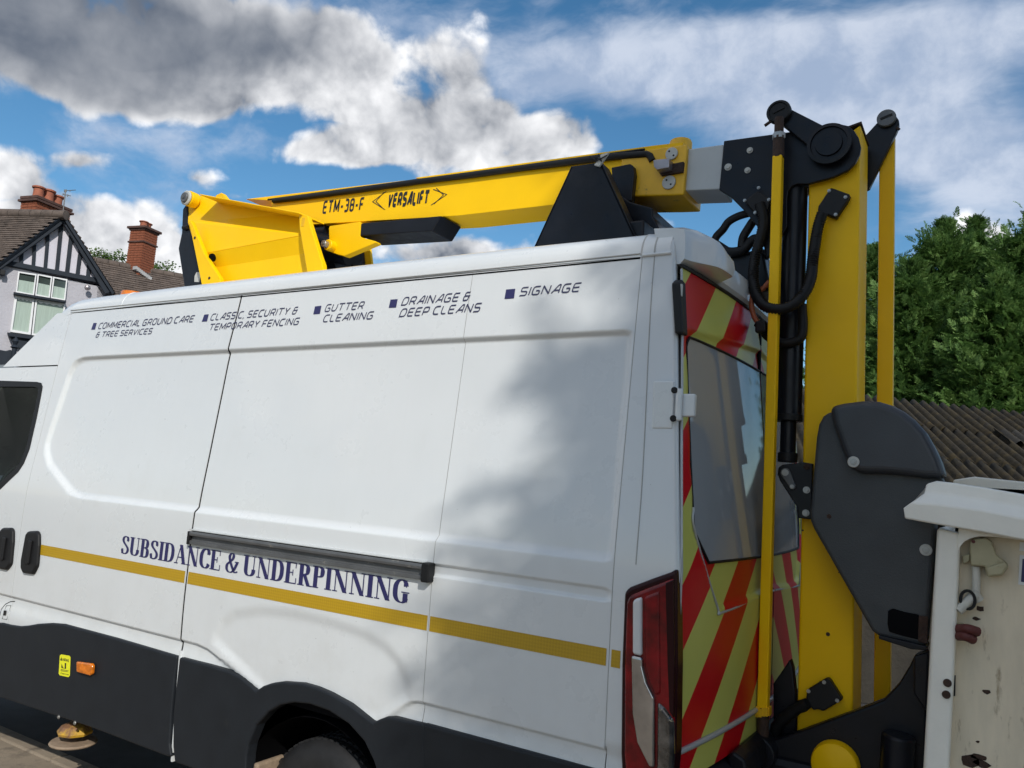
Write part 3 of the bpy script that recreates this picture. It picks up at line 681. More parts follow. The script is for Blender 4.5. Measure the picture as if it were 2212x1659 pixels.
# leafy tree behind the house: bare top twigs with leaves
def leafy():
    d = ray(*k1(1060, 1060)); D = 30.0; q = CAM+d*(D/math.hypot(d[0], d[1])); nn = np.array([q[0], q[1]+2.5, 0.0]); base = np.array([q[0], q[1], 0.0])
    t = thing('leafy_tree', 'sparse leafy tree showing its twigs behind the house roof', 'tree', base)
    fork = base+np.array([0, 0, q[2]-2.2])
    MB().tube([base, base*.5+fork*.5+[.1, 0, 0], fork], [.28, .2, .14], 10).build('trunk', M['bark'], t, smooth=60)
    lm = MB(); P = []; D_ = []; rng = np.random.RandomState(5)
    tips = [[(640, 1000), (690, 880), (640, 840)], [(760, 960), (780, 880), (850, 880)], [(700, 930), (730, 880), (700, 875)], [(1015, 1060), (1050, 960), (1125, 930)], [(1030, 1060), (1080, 1000), (1140, 1010)],
            [(1010, 1040), (1015, 980), (1035, 940)], [(1060, 1080), (1110, 1055), (1160, 1060)], [(1190, 1080), (1205, 1050), (1195, 1020)], [(1230, 1080), (1245, 1045), (1262, 1030)], [(1000, 1080), (1030, 1050), (1060, 1045)]]
    for tp in tips:
        pts = [onplane(*k1(*a), q, nn) for a in tp]
        lm.tube(catmull([fork, (fork+pts[0])/2+[0, 0, .2], pts[0], pts[1], pts[2]], 5), [.07-.062*i/20 for i in range(21)], 5, caps=False)
        for k in range(34):
            f = rng.uniform(0, 1); a, b = (pts[0], pts[1]) if f < .35 else (pts[1], pts[2]); s = rng.uniform(0, 1)
            P.append(a+(b-a)*s+rng.normal(size=3)*.10); D_.append(rng.normal(size=3))
    for k in range(400):
        P.append(fork+rng.normal(size=3)*np.array([1.6, 1.6, .55])+np.array([0, 0, .3])); D_.append(rng.normal(size=3))
    lm.build('limbs', M['bark'], t)
    scatter('crown', np.array(P), np.array(D_), np.full(len(P), .34), 'leaf', M['leaf'], t, 9)
leafy()

# ------------------------------------------------------------------ shed with mossy corrugated roof
def shed():
    T0 = at(1870, 860, 9.6); e = np.array([.945, .325, -.075]); dn_ = np.array([.325, -.945, 0])
    S = thing('garage_shed', 'low shed with a mossy corrugated roof below the cypress trees', 'shed', (T0[0], T0[1], 0))
    dv = dn_*3.9+np.array([0, 0, -1.45]); nrm = np.cross(e, dv); nrm /= np.linalg.norm(nrm)
    if nrm[2] < 0: nrm = -nrm
    pitch = .125; L0, L1 = -4.2, 2.4; sheetw = pitch*7.0
    rng = random.Random(2); i = 0; x = L0
    while x < L1:
        for j in range(3):
            V = []; F = []; nx = 57; ny = 6; lift = .006*(2-j)+rng.random()*.004; sk = rng.uniform(-.01, .01)
            for b in range(ny+1):
                for a in range(nx+1):
                    s = x+(sheetw+pitch*.25)*a/nx; t = (j+ (b/ny)*1.06)/3.0
                    V.append(T0+e*(s+sk)+dv*t+nrm*(.040*math.cos(2*math.pi*(s)/pitch)+lift*(1 if b == ny else .7)+.003*(i % 2)))
            F = [(b*(nx+1)+a, b*(nx+1)+a+1, (b+1)*(nx+1)+a+1, (b+1)*(nx+1)+a) for b in range(ny) for a in range(nx)]
            o = raw('roof_sheet', V, F, M['moss'], S, smooth=True); sm = o.modifiers.new('thick', 'SOLIDIFY'); sm.thickness = .01
        x += sheetw; i += 1
    foot = T0+dv-nrm*.06
    MB().prism([T0+e*(L0+.1)-[0, 0, .12], T0+e*(L1-.1)-[0, 0, .12], T0+e*(L1-.1)+dv-nrm*.13, T0+e*(L0+.1)+dv-nrm*.13], -nrm*.05).build('roof_deck', M['timber'], S)
    a = T0+e*(L0+.2)+dn_*3.6; b = T0+e*(L1-.2)+dn_*3.6; z = T0[2]-1.55
    MB().prism([(a[0], a[1], 0), (b[0], b[1], 0), (b[0], b[1], z), (a[0], a[1], z)], -dn_*.2).build('wall', M['shedwall'], S)
    a2 = T0+e*(L0+.2); MB().prism([(a[0], a[1], 0), (a2[0], a2[1], 0), (a2[0], a2[1], T0[2]-.2), (a[0], a[1], z)], e*.2).build('wall', M['shedwall'], S)
    # repaired patch of bare sheet
    q = onplane(*m5(1075, 1385), T0+nrm*.05, nrm); V = []; F = []; nx = 40
    for b in range(5):
        for k in range(nx+1):
            s = .7*k/nx; V.append(q+e*(s-.25)+dv/np.linalg.norm(dv)*(b*.13-.2+.08*math.sin(s*9))+nrm*(.03*math.cos(2*math.pi*s/pitch)+.015))
    F = [(b*(nx+1)+k, b*(nx+1)+k+1, (b+1)*(nx+1)+k+1, (b+1)*(nx+1)+k) for b in range(4) for k in range(nx)]
    raw('roof_patch', V, F, M['shedwall'], S, smooth=True)
shed()

# ------------------------------------------------------------------ white boarded house off to the right (it shows in the rear windows)
def boarded_house():
    c = np.array([4.6, 5.75, 0]); e = np.array([.937, -.35, 0]); n = np.array([-.35, -.937, 0])
    H = thing('boarded_house', 'white weatherboard house mirrored in the rear windows of the van', 'house', c)
    MB().box(c-n*1.4+[0, 0, 1.5], (4.8, 2.6, 3.0), [e, n, [0, 0, 1]]).build('wall', M['mortar'], H)
    for j in range(15):
        z = .1+j*.2
        V = [c-e*2.45+n*.0+[0, 0, z+.2], c+e*2.45+[0, 0, z+.2], c+e*2.45+n*.03+[0, 0, z], c-e*2.45+n*.03+[0, 0, z]]
        MB().prism(V, -n*.04).build('board', M['wallwhite'], H)
    f = MB()
    for (a, b, z0, z1) in [(-1.9, -.9, 1.0, 1.07), (-1.9, -.9, 2.5, 2.57), (-1.9, -1.83, 1.0, 2.57), (-.97, -.9, 1.0, 2.57), (-1.9, -.9, 1.8, 1.86)]:
        f.box(c+e*(a+b)/2+n*.05+[0, 0, (z0+z1)/2], (b-a, .08, z1-z0), [e, n, [0, 0, 1]])
    fo = f.build('window_frame', M['upvc'], H); MB().box(c-e*1.4+n*.035+[0, 0, 1.78], (.9, .02, 1.5), [e, n, [0, 0, 1]]).build('pane', M['glass'], fo)
    a, b = c-e*2.6+n*.4, c+e*2.6+n*.4
    MB().prism([a+[0, 0, 3.0], b+[0, 0, 3.0], b-n*2.4+[0, 0, 3.5], a-n*2.4+[0, 0, 3.5]], (0, 0, .08)).build('roof', M['tile'], H)
boarded_house()

# ================================================================== the van
VAN = thing('panel_van', 'white high-roof panel van with navy lettering and black lower cladding', 'van', (-3.0, 1.0, 0))
ZK = np.array([.30, .55, .80, 1.0, 1.3, 1.6, 1.9, 2.18, 2.42, 2.69, 2.82]); YK = np.array([.03, .012, .003, 0, -.003, 0, .029, .058, .082, .113, .128])
def _pchip(x, xk, yk):
    h = np.diff(xk); dl = np.diff(yk)/h; s = np.zeros_like(xk); s[0] = dl[0]; s[-1] = dl[-1]
    s[1:-1] = (dl[:-1]+dl[1:])/2
    i = np.clip(np.searchsorted(xk, x)-1, 0, len(h)-1); t = np.clip((x-xk[i])/h[i], 0, 1)
    return (yk[i]*(2*t**3-3*t*t+1)+s[i]*h[i]*(t**3-2*t*t+t)+yk[i+1]*(-2*t**3+3*t*t)+s[i+1]*h[i]*(t**3-t*t))
def prof(z): return _pchip(np.asarray(z, float), ZK, YK)
def side(u, v):
    d = ray(u, v); y = 0.0
    for _ in range(8):
        q = CAM+d*((y-CAM[1])/d[1]); y = float(prof(q[2]))
    return q
def spx(pts): return np.array([side(u, v)[[0, 2]] for u, v in pts])
def sdf(x, z, poly):
    x = np.asarray(x, float); z = np.asarray(z, float); d2 = np.full(x.shape, 1e9); ins = np.zeros(x.shape, bool); n = len(poly)
    for i in range(n):
        a = poly[i]; b = poly[(i+1) % n]; e = b-a; wx = x-a[0]; wz = z-a[1]
        t = np.clip((wx*e[0]+wz*e[1])/max(1e-12, e@e), 0, 1); d2 = np.minimum(d2, (wx-t*e[0])**2+(wz-t*e[1])**2)
        c = ((a[1] > z) != (b[1] > z)) & (x < (b[0]-a[0])*(z-a[1])/((b[1]-a[1]) if abs(b[1]-a[1]) > 1e-9 else 1e-9)+a[0]); ins ^= c
    d = np.sqrt(d2); return np.where(ins, -d, d)
def ss(t):
    t = np.clip(t, 0, 1); return t*t*(3-2*t)
XGAP, XSEAM, XPOST, XFR = -3.29, -1.8425, -1.0925, -4.815
RECESS = np.array([(-4.50, 2.408), (-4.58, 2.404), (-4.635, 2.388), (-4.668, 2.355), (-4.690, 2.30), (-4.742, 1.95), (-4.748, 1.885), (-4.728, 1.825), (-4.66, 1.755), (-4.40, 1.622), (-4.34, 1.602), (-4.27, 1.594),
                   (-1.13, 1.594), (-1.105, 1.604), (-1.098, 1.63), (-1.098, 2.39), (-1.105, 2.412), (-1.13, 2.420), (-3.2, 2.414)])
CHAN = np.array([(-3.31, 1.515), (-1.12, 1.515), (-1.10, 1.505), (-1.095, 1.49), (-1.10, 1.472), (-1.12, 1.464), (-3.31, 1.464)])
LOW = np.array([(-6.3, 1.004), (-3.17, 1.004), (-3.09, .994), (-3.02, .972), (-2.72, .872), (-2.06, .872), (-1.93, .975), (-1.90, .993), (-1.86, 1.002), (-.80, 1.002), (-.80, .30), (-6.3, .30)])
ARCH = np.array([side(*k7(x, y))[[0, 2]] for x, y in [(1075, 830), (1085, 760), (1125, 690), (1195, 642), (1330, 622), (1500, 634), (1700, 682), (1880, 744), (1990, 812), (2060, 892), (2100, 970), (2128, 1060), (2110, 1130)]]+[(-2.05, .86), (-2.72, .86)])
def relief(x, z):
    r = .020*ss(-sdf(x, z, RECESS)/.026)
    r = r+.012*ss(-sdf(x, z, CHAN)/.012)
    r = r+.010*ss(-sdf(x, z, ARCH)/.060)
    t = -sdf(x, z, LOW); r = r+.015*ss(t/.014)*(1-ss((t-.015)/.11))*(t > 0)
    return r
def skin(x, z): return prof(z)+relief(np.asarray(x, float), np.asarray(z, float))
def zlist(z0, z1):
    out = [z0]
    fine = [(1.455, 1.525), (.965, 1.012), (1.565, 1.605), (2.385, 2.425)]
    while out[-1] < z1-1e-6:
        z = out[-1]; st = .0035 if any(a <= z <= b for a, b in fine) else .013
        for a, b in fine:
            if z < a < z+st: st = a-z+1e-5
        out.append(min(z1, z+st))
    if len(out) > 2 and out[-1]-out[-2] < .002: out.pop(-2)
    return np.array(out)
def panel(name, xl, xr, zs, m, dx=.010, holes=(), edges=('l', 'r'), parent=VAN, top=None, flange=.006, hm=.0):
    zs = np.asarray(zs); xl = xl(zs) if callable(xl) else np.full(len(zs), xl); xr = xr(zs) if callable(xr) else np.full(len(zs), xr)
    nx = max(2, int(np.max(np.abs(xr-xl))/dx)); t = np.linspace(0, 1, nx+1)
    X = xl[:, None]+(xr-xl)[:, None]*t[None]; Z = np.repeat(zs[:, None], nx+1, 1)
    if top is not None:
        zt = top(X); Z = np.minimum(Z, zt)
    Y = skin(X, Z); V = np.stack([X, Y, Z], -1).reshape(-1, 3); w = nx+1; nz = len(zs)-1
    j, i = np.meshgrid(np.arange(nz), np.arange(nx), indexing='ij'); a = (j*w+i).ravel(); F = np.stack([a, a+1, a+w+1, a+w], 1)
    cx = V[F].mean(1); keep = np.ones(len(F), bool)
    for h in holes: keep &= sdf(cx[:, 0], cx[:, 2], h) > hm
    if top is not None: keep &= (V[F][:, :, 2].max(1)-V[F][:, :, 2].min(1)) > 1e-4
    F = F[keep]; V = V.tolist(); F = [tuple(int(q) for q in f) for f in F]
    def fl(idx, rev):
        k = len(V)
        for q in idx: V.append([V[q][0], V[q][1]+flange, V[q][2]])
        for q in range(len(idx)-1):
            f = (idx[q], idx[q+1], k+q+1, k+q); F.append(f[::-1] if rev else f)
    if 'l' in edges: fl([r*w for r in range(nz+1)], False)
    if 'r' in edges: fl([r*w+nx for r in range(nz+1)], True)
    if 'b' in edges: fl(list(range(w)), True)
    if 't' in edges: fl([nz*w+q for q in range(w)], False)
    return raw(name, V, F, m, parent, smooth=True, sharp=50)
ZT = 2.694; ZB = .60
ARCHHOLE = np.array([side(*k7(x, y))[[0, 2]] for x, y in [(1310, 1290), (1345, 1215), (1395, 1160), (1450, 1125), (1520, 1112), (1600, 1120), (1700, 1155), (1810, 1222), (1890, 1310), (1925, 1380)]]+[(-2.05, .40), (-2.74, .40)])
gapx = lambda z: XGAP+.02*ss((z-2.3)/.4)+.035*ss((.75-z)/.25)+.012*ss((1.2-z)/.4)
G = .0065
sl_door = panel('sliding_door', XFR+.003, lambda z: gapx(z)-G, zlist(ZB, ZT), M['white'])
side_mid = panel('side_panel', lambda z: gapx(z)+G, XSEAM-.0018, zlist(ZB, ZT), M['white'], holes=[ARCHHOLE], hm=.03)
side_rear = panel('side_panel', XSEAM+.0018, XPOST-.0018, zlist(ZB, ZT), M['white'])
P = [(float(gapx(z)), float(skin(gapx(z), z))+.009, z) for z in zlist(ZB, ZT)]; MB().tube(P, .0085, 8).build('door_seal', M['inner'], VAN, smooth=60)
# front door with its window opening
WINDOW = np.array([side(u, v)[[0, 2]] for u, v in [(-260, 835), (0, 826), (78, 828), (87, 830), (90, 838), (86, 860), (77, 905), (62, 970), (50, 1000), (38, 1018), (0, 1054), (-60, 1100), (-260, 1180)]])
cabtop = lambda X: np.minimum(2.355, 2.36+0*X)
fd = panel('front_door', -6.3, XFR-.002, zlist(ZB, 2.352), M['white'], holes=[WINDOW], edges=('r', 't'))
# cab roof side above the door, with sloping front
def slope_top(X): return np.minimum(ZT, 2.69-(-4.985-X)*.70)
panel('cab_roof_side', -6.1, XFR-.002, np.concatenate([np.linspace(1.2, 2.30, 4)*0+np.linspace(2.36, 2.37, 4), np.linspace(2.38, ZT, 30)]), M['white'], edges=('r',), top=slope_top)
# inner shell behind the gaps, far side, floor
for xa, xb, za in ((-4.86, -2.87, .45), (-2.87, -1.94, .84), (-1.94, -1.00, .45)):
    zs = np.linspace(za, 2.69, 24); V = []; n = len(zs)*2
    for x in (xa, xb): V += [(x, float(prof(z))+.036, z) for z in zs]+[(x, 2-float(prof(z))-.004, z) for z in zs[::-1]]
    raw('inner_shell', V, [(i, (i+1) % n, n+(i+1) % n, n+i) for i in range(n)]+[tuple(range(n-1, -1, -1)), tuple(range(n, 2*n))], M['inner'], VAN)
V = []; F = []; zz = np.linspace(.5, ZT, 40)
for x in (-4.86, -.96): V += [(x, 2-float(prof(z)), z) for z in zz]
F = [(i, i+1, 40+i+1, 40+i) for i in range(39)]
raw('far_side_panel', V, F, M['white'], VAN, smooth=True)
# seam sealer lines
for xs in (XSEAM, XPOST):
    P = [(xs, float(skin(xs, z))+.0035, z) for z in zlist(.98, ZT)]
    MB().tube(P, .0032, 6).build('seam', M['sealer'], VAN, smooth=60)
P = [(XFR, float(skin(XFR, z))+.004, z) for z in zlist(.98, ZT)]; MB().tube(P, .0034, 6).build('seam', M['sealer'], VAN, smooth=60)
xs = -1.015; P = [(xs-.03*ss((z-1.7)/1.0), float(skin(xs, z))-.0002, z) for z in zlist(1.60, ZT)]; MB().tube(P, .0024, 6).build('seam', M['sealer'], VAN, smooth=60)
# roof: section swept along the roof line, falling over the cab
def xrear(z): return np.interp(z, [.3, 1.6, 1.94, 2.43, 2.70, 2.85], [-.868, -.868, -.900, -.942, -.972, -.99])
RR = .105
path = [(-.985, 2.802), (-1.5, 2.808), (-2.5, 2.812), (-3.6, 2.808), (-4.6, 2.800), (-4.80, 2.795), (-4.88, 2.782), (-4.95, 2.755), (-5.02, 2.712), (-5.1, 2.655), (-5.5, 2.375), (-6.1, 1.955), (-6.6, 1.60)]
def roof():
    yy = [(RR*(1-math.cos(a)), RR*(1-math.sin(a))) for a in np.linspace(0, math.pi/2, 12)]   # (inwards, drop)
    sec = [(.1155, RR+.010), (.1105, RR+.006), (.1105, RR)] + [(.1105+i, d) for i, d in yy[1:]] + [(.5, -.022), (.75, -.035), (1.0, -.040)]
    sec = sec+[(2-y, d) for y, d in sec[::-1][1:]]
    V = []; m = len(path); w = len(sec)
    for i, (x, z) in enumerate(path):
        a = np.array(path[max(0, i-1)]); b = np.array(path[min(m-1, i+1)]); t = b-a; t /= np.linalg.norm(t); nn = np.array([t[1], -t[0]])
        if nn[1] < 0: nn = -nn
        for y, d in sec:
            V.append((x-nn[0]*d, y+(0 if True else 0), z-nn[1]*d))
    F = [(i*w+k, i*w+k+1, (i+1)*w+k+1, (i+1)*w+k) for i in range(m-1) for k in range(w-1)]
    return MB().add(V, F).build('roof', M['white'], VAN, smooth=50)
rf = roof()
# drip rail: two thin dark joints with a bead between
for dz, r in ((-.006, .0032), (.010, .0024)):
    P = [(x, .1085 if dz > 0 else float(prof(ZT))-.001, ZT+dz) for x in np.linspace(-4.82, -1.10, 30)]
    MB().tube(P, r, 6).build('drip_joint', M['inner'] if dz < 0 else M['sealer'], rf, smooth=60)
P = [(x, .1085, ZT+.002) for x in np.linspace(-1.09, -.98, 6)]; MB().tube(P, .006, 8).build('drip_joint', M['white'], rf, smooth=60)
for xs in (-1.095, -1.045):
    P = [(xs, .1105+RR*(1-math.cos(a))-.0005*1, 2.803-RR*(1-math.sin(a))) for a in np.linspace(0, 1.4, 12)]; MB().tube(P, .0032, 6).build('roof_seam', M['sealer'], rf, smooth=60)
P = [(-4.30, .1105+RR*(1-math.cos(a)), 2.803-RR*(1-math.sin(a))) for a in np.linspace(0, 1.3, 12)]; MB().tube(P, .0022, 6).build('roof_seam', M['white'], rf, smooth=60)

# rear corner posts, both sides
def post(mirror):
    zs = np.linspace(.62, 2.80, 90); sec = []
    V = []; nA = 10
    for z in zs:
        xr = float(xrear(z)); y0 = float(prof(min(z, 2.69))) if z < 2.70 else .113+ (0.0 if z < 2.72 else RR*(1-math.sqrt(max(0, 1-((z-2.70)/RR)**2))))
        r = .018; pts = []
        for x in np.linspace(XPOST+.0018, xr-r, 8): pts.append((x, y0+(float(relief(x, z)) if z < 2.69 else 0)))
        for a in np.linspace(0, math.pi/2, nA)[1:]: pts.append((xr-r+r*math.sin(a), y0+r*(1-math.cos(a))))
        pts.append((xr-.004, y0+r+.03)); pts.append((xr-.03, y0+r+.034))
        for x, y in pts: V.append((x, 2-y if mirror else y, z))
    w = len(pts); F = [(i*w+k, i*w+k+1, (i+1)*w+k+1, (i+1)*w+k) for i in range(len(zs)-1) for k in range(w-1)]
    return MB().add(V, F).build('corner_post', M['white'], VAN, smooth=45)
post(False); post(True)
# rear doors
def rsurf(y, z):
    y = np.asarray(y, float); z = np.asarray(z, float)
    return xrear(z)+.004+.068*(1-((y-1)/.96)**2)
RWIN = None
def rear_at(u, v):
    x = -.89
    for _ in range(12):
        q = atx(u, v, x); x = float(rsurf(q[1], q[2]))
    return q
RL = [(.165, 2.425), (.135, 2.40), (.128, 2.0), (.125, 1.72), (.30, 1.47), (.37, 1.44)]
RDENT = np.array(RL+[(.985, 1.47), (1.015, 1.47)]+[(2-y, z) for y, z in RL[::-1]]+[(1.015, 2.50), (.985, 2.50)])
def rdepth(y, z): return -.016*ss(-sdf(y, z, RDENT)/.022)
def rear_grid(name, ylf, yrf, zs, m, off, parent, ny=60, dent=True):
    V = []; ys_ = np.linspace(0, 1, ny+1)
    for z in zs:
        a, b = ylf(z), yrf(z); y = a+(b-a)*ys_; zz_ = np.full(ny+1, z)
        x = rsurf(y, zz_)+(rdepth(y, zz_) if dent else 0)+off
        V += list(zip(x, y, zz_))
    w = ny+1; F = [(i*w+k, i*w+k+1, (i+1)*w+k+1, (i+1)*w+k) for i in range(len(zs)-1) for k in range(ny)]
    return MB().add(V, F).build(name, m, parent, smooth=60, fix=False)
doors = []
for s in (0, 1):
    ya = (lambda z: .026+float(prof(z))) if s == 0 else (lambda z: 1.006)
    yb = (lambda z: .994) if s == 0 else (lambda z: 1.974-float(prof(z)))
    d_ = rear_grid('rear_door', ya, yb, np.linspace(.93, 2.648, 150), M['chevron'], 0, VAN); doors.append(d_)
    gl = np.array([(.155, 2.395), (.165, 2.0), (.22, 1.70), (.37, 1.615), (.99, 1.60)])
    def yl(z): return float(np.interp(z, [1.61, 1.72, 2.0, 2.37, 2.40], [.26, .152, .152, .158, .19]))
    if s == 0: rear_grid('rear_window', yl, lambda z: .990, np.linspace(1.612, 2.40, 40), M['rearglass'], .0035, d_, 40)
    else: rear_grid('rear_window', lambda z: 1.010, lambda z: 2-yl(z), np.linspace(1.612, 2.40, 40), M['rearglass'], .0035, d_, 40)
    Q = [(yl(z), z) for z in np.linspace(1.612, 2.40, 40)]; Q = [(.985, 1.612)]+[(y, 1.612) for y in np.linspace(.9, .30, 8)]+Q+[(y, 2.402) for y in np.linspace(.25, .985, 10)]
    Q = Q if s == 0 else [(2-y, z) for y, z in Q]
    P = [(float(rsurf(np.float64(y), z)+rdepth(np.array([y]), np.array([z]))[0])+.004, y, z) for y, z in Q]; MB().tube(P, .0055, 6).build('window_seal', M['rubber'], d_, smooth=60)
    P = [(float(rsurf(y, 1.03))+.003, y, 1.03) for y in np.linspace(ya(1.03), yb(1.03), 24)]; MB().tube(P, .010, 8).build('trim_strip', M['trim'], d_, smooth=60)
    dd = [(y, z) for y, z in ([(.126, 1.80), (.128, 1.72), (.305, 1.465), (.375, 1.437), (.985, 1.467)] if s == 0 else [(1.874, 1.80), (1.872, 1.72), (1.695, 1.465), (1.625, 1.437), (1.015, 1.467)])]
    P = catmull([(float(rsurf(y, z))+.002, y, z) for y, z in dd], 6); MB().tube(P, .0045, 6).build('edge_line', M['trim'], d_, smooth=60)
    P = [(float(rsurf(y, z))-.002, y, z) for z in np.linspace(.95, 2.64, 40) for y in [ya(z)+.004 if s == 0 else yb(z)-.004]]; MB().tube(P, .005, 6).build('door_edge', M['trim'], d_, smooth=60)
    # weather strip under the roof lip
    P = [(float(rsurf(y, 2.648))+.001, y, 2.652) for y in np.linspace(ya(2.65), yb(2.65), 24)]; MB().tube(P, .008, 6).build('weather_strip', M['rubber'], d_, smooth=60)
MB().box((-.90, 1.0, 1.75), (.04, .030, 1.75)).build('door_gap', M['inner'], VAN)
# roof lip over the rear doors: deep brow ending in a stepped lamp pod
def brow():
    V = []; ys_ = np.linspace(.135, 1.865, 50)
    for y in ys_:
        e = min((y-.135)/.10, (1.865-y)/.10, 1.0); pod = ss((y-.14)/.16)*ss((.46-y)/.05); e = ss(e)
        x0 = float(rsurf(y, 2.66))-.06; out = .012+.075*pod; top = 2.800+.030*e-.050*ss((y-.2)/.2)*ss((1.8-y)/.2); low = 2.672
        sec = [(x0-.05, top+.003), (x0+.03, top-.004), (x0+.06+out*.5, top-.014-.02*pod), (x0+.06+out*.92, top-.042), (x0+.06+out, top-.075), (x0+.06+out*.9, low+.006), (x0+.055, low-.012), (x0-.02, low-.012)]
        V += [(x, y, z) for x, z in sec]
    w = 8; F = [(i*w+k, i*w+(k+1) % w, (i+1)*w+(k+1) % w, (i+1)*w+k) for i in range(len(ys_)-1) for k in range(w)]+[tuple(range(w)), tuple((len(ys_)-1)*w+k for k in range(w))]
    MB().add(V, F).build('roof_lip', M['white'], VAN, smooth=38)
brow()
# hinges on the near post, black door stop above
def hinge(z, parent):
    mb = MB(); x = float(xrear(z)); y = float(prof(z))
    mb.box((x-.045, y-.006, z), (.075, .012, .165)); h = mb.build('hinge', M['white'], parent, bevel=.007, seg=3)
    mb = MB().cyl((x+.012, y-.010, z-.055), (x+.012, y-.010, z+.055), .012, 14); mb.box((x+.036, y+.008, z), (.056, .024, .078)); mb.build('hinge_arm', M['white'], h, bevel=.006, seg=3)
    for dz in (-.048, .048): bolt((x-.002, y-.022, z+dz), .009, h, M['blackmatt'], ax=(.3, -.95, 0))
hinge(float(side(1445, 875)[2]), VAN)
q = rear_at(1468, 640)
MB().prism([(q[0]+.0, q[1]-.035, q[2]-.14), (q[0]+.0, q[1]+.02, q[2]-.14), (q[0]-.015, q[1]+.02, q[2]+.05), (q[0]-.02, q[1]-.005, q[2]+.06), (q[0]-.02, q[1]-.035, q[2]+.04)], (.03, 0, 0)).build('door_stop', M['blackmatt'], VAN, bevel=.006)
MB().box((q[0]+.012, q[1]-.022, q[2]+.015), (.012, .012, .045)).build('door_stop_insert', M['washer'], VAN, bevel=.003)

# lower cladding, each moulding its own
def clad(pts, name='lower_cladding', y=-.012, t=.06, m=None, extra=()):
    P = [tuple(side(*k7(a, b))) for a, b in pts]+[(x, 0, z) for x, z in extra]
    return MB().prism([(p[0], y, p[2]) for p in P], (0, t, 0)).build(name, m or M['cladding'], VAN, bevel=.009, seg=3)
clad([(-700, 690), (-200, 715), (20, 718), (60, 728), (110, 735), (150, 732), (200, 723), (270, 719), (330, 724), (600, 796), (918, 889), (905, 1000), (893, 1180), (890, 1330), (903, 1398), (880, 1395), (500, 1252), (0, 1086), (-700, 880)])
archin = [(1283, 1475), (1284, 1400), (1292, 1340), (1330, 1240), (1390, 1172), (1450, 1137), (1520, 1124), (1600, 1132), (1700, 1167), (1800, 1232), (1880, 1320), (1930, 1420), (1948, 1475)]
clad([(934, 893), (1060, 926), (1180, 962), (1240, 990), (1290, 1030), (1326, 1063), (1360, 1040), (1400, 1026), (1460, 1018), (1560, 1025), (1630, 1045), (1700, 1075), (1800, 1130), (1870, 1183), (1926, 1224), (1960, 1208), (1990, 1197), (2020, 1198), (2186, 1234), (2190, 1500)]+[(2010, 1640)]+archin[::-1]+[(1275, 1560), (1180, 1510), (925, 1425), (912, 1340), (908, 1200), (918, 1050)], y=-.016)
c0 = side(*k8(694, 1394)); c1 = side(*k8(1846, 1640))
MB().prism([(c0[0]+.004, -.013, c0[2]), (XPOST+.0, -.013, c0[2]+.001), (-1.03, -.013, c0[2]), (-1.03, -.013, .47), (c0[0]+.004, -.013, .47)], (0, .06, 0)).build('lower_cladding', M['cladding'], VAN, bevel=.009, seg=3)
# white sliver of body showing in the door gap by the cladding, and the sill underside
MB().prism([(gapx(.9)-.004, .0, .95), (gapx(.9)+.004, .0, .95), (gapx(.6)+.012, 0, .46), (gapx(.6)+.002, 0, .46)], (0, .04, 0)).build('sill_edge', M['white'], VAN)
MB().box((-3.9, .9, .52), (2.0, 1.7, .08)).build('floor_pan', M['inner'], VAN)
MB().box((-5.1, 1.0, .52), (.9, 1.9, .08)).build('floor_pan', M['inner'], VAN)
# wheelhouse and wheels
WX = -2.405; WZ = .352
def wheelhouse():
    V = []; n = 20
    for y in (.05, .48):
        V += [(WX+.44*math.cos(a), y, WZ+.02+.44*math.sin(a)) for a in np.linspace(0, math.pi, n)]
    F = [(i, i+1, n+i+1, n+i) for i in range(n-1)]+[tuple(range(n, 2*n))]
    raw('wheel_arch_liner', V, F, M['inner'], VAN, smooth=True, sharp=40)
wheelhouse()
def wheel(x, y0, flip=1):
    R = .355; w = .215
    prof_ = [(.19, 0.01), (.215, -.005), (.27, -.012), (.315, -.006), (.340, .012), (.350, .028), (.353, .05)]
    prof_ += [(.353, .062), (.345, .064), (.345, .073), (.354, .075), (.355, .100), (.346, .102), (.346, .113), (.355, .115), (.354, .140), (.345, .142), (.345, .151), (.353, .153)]
    prof_ += [(.350, .185), (.340, .203), (.315, .220), (.19, .215)]
    ty = MB().lathe(prof_, (x, y0, WZ), (0, flip, 0), 72)
    wh = ty.build('wheel', M['tyre'], VAN, smooth=35)
    tr = MB()
    for i in range(60):
        a = 2*math.pi*i/60
        for (o0, o1, sh) in ((.030, .060, 0), (.155, .186, .5)):
            aa = a+sh*.05; c = np.array([x+math.cos(aa)*.352, y0+flip*(o0+o1)/2, WZ+math.sin(aa)*.352])
            tr.box(c, (.020, o1-o0, .012), [[-math.sin(aa), 0, math.cos(aa)], [0, 1, 0], [math.cos(aa), 0, math.sin(aa)]])
        for (o0, o1, sh) in ((.077, .098, .25), (.117, .138, .75)):
            aa = a+sh*.1; c = np.array([x+math.cos(aa)*.3545, y0+flip*(o0+o1)/2, WZ+math.sin(aa)*.3545])
            tr.box(c, (.026, o1-o0, .006), [[-math.sin(aa), 0, math.cos(aa)], [0, 1, 0], [math.cos(aa), 0, math.sin(aa)]])
    o = tr.build('tread_blocks', M['tyre'], wh); o['kind'] = 'stuff'
    MB().lathe([(.195, .02), (.18, .05), (.10, .06), (.07, .02), (.0, .015)], (x, y0, WZ), (0, flip, 0), 40).build('rim', M['alu'], wh, smooth=40)
wheel(WX, .105); wheel(WX, 1.9, -1); wheel(-5.85, .06); wheel(-5.85, 1.94, -1)
MB().box((-2.72, .10, .50), (.03, .16, .14)).build('mud_flap', M['padbrown'], VAN, bevel=.01)
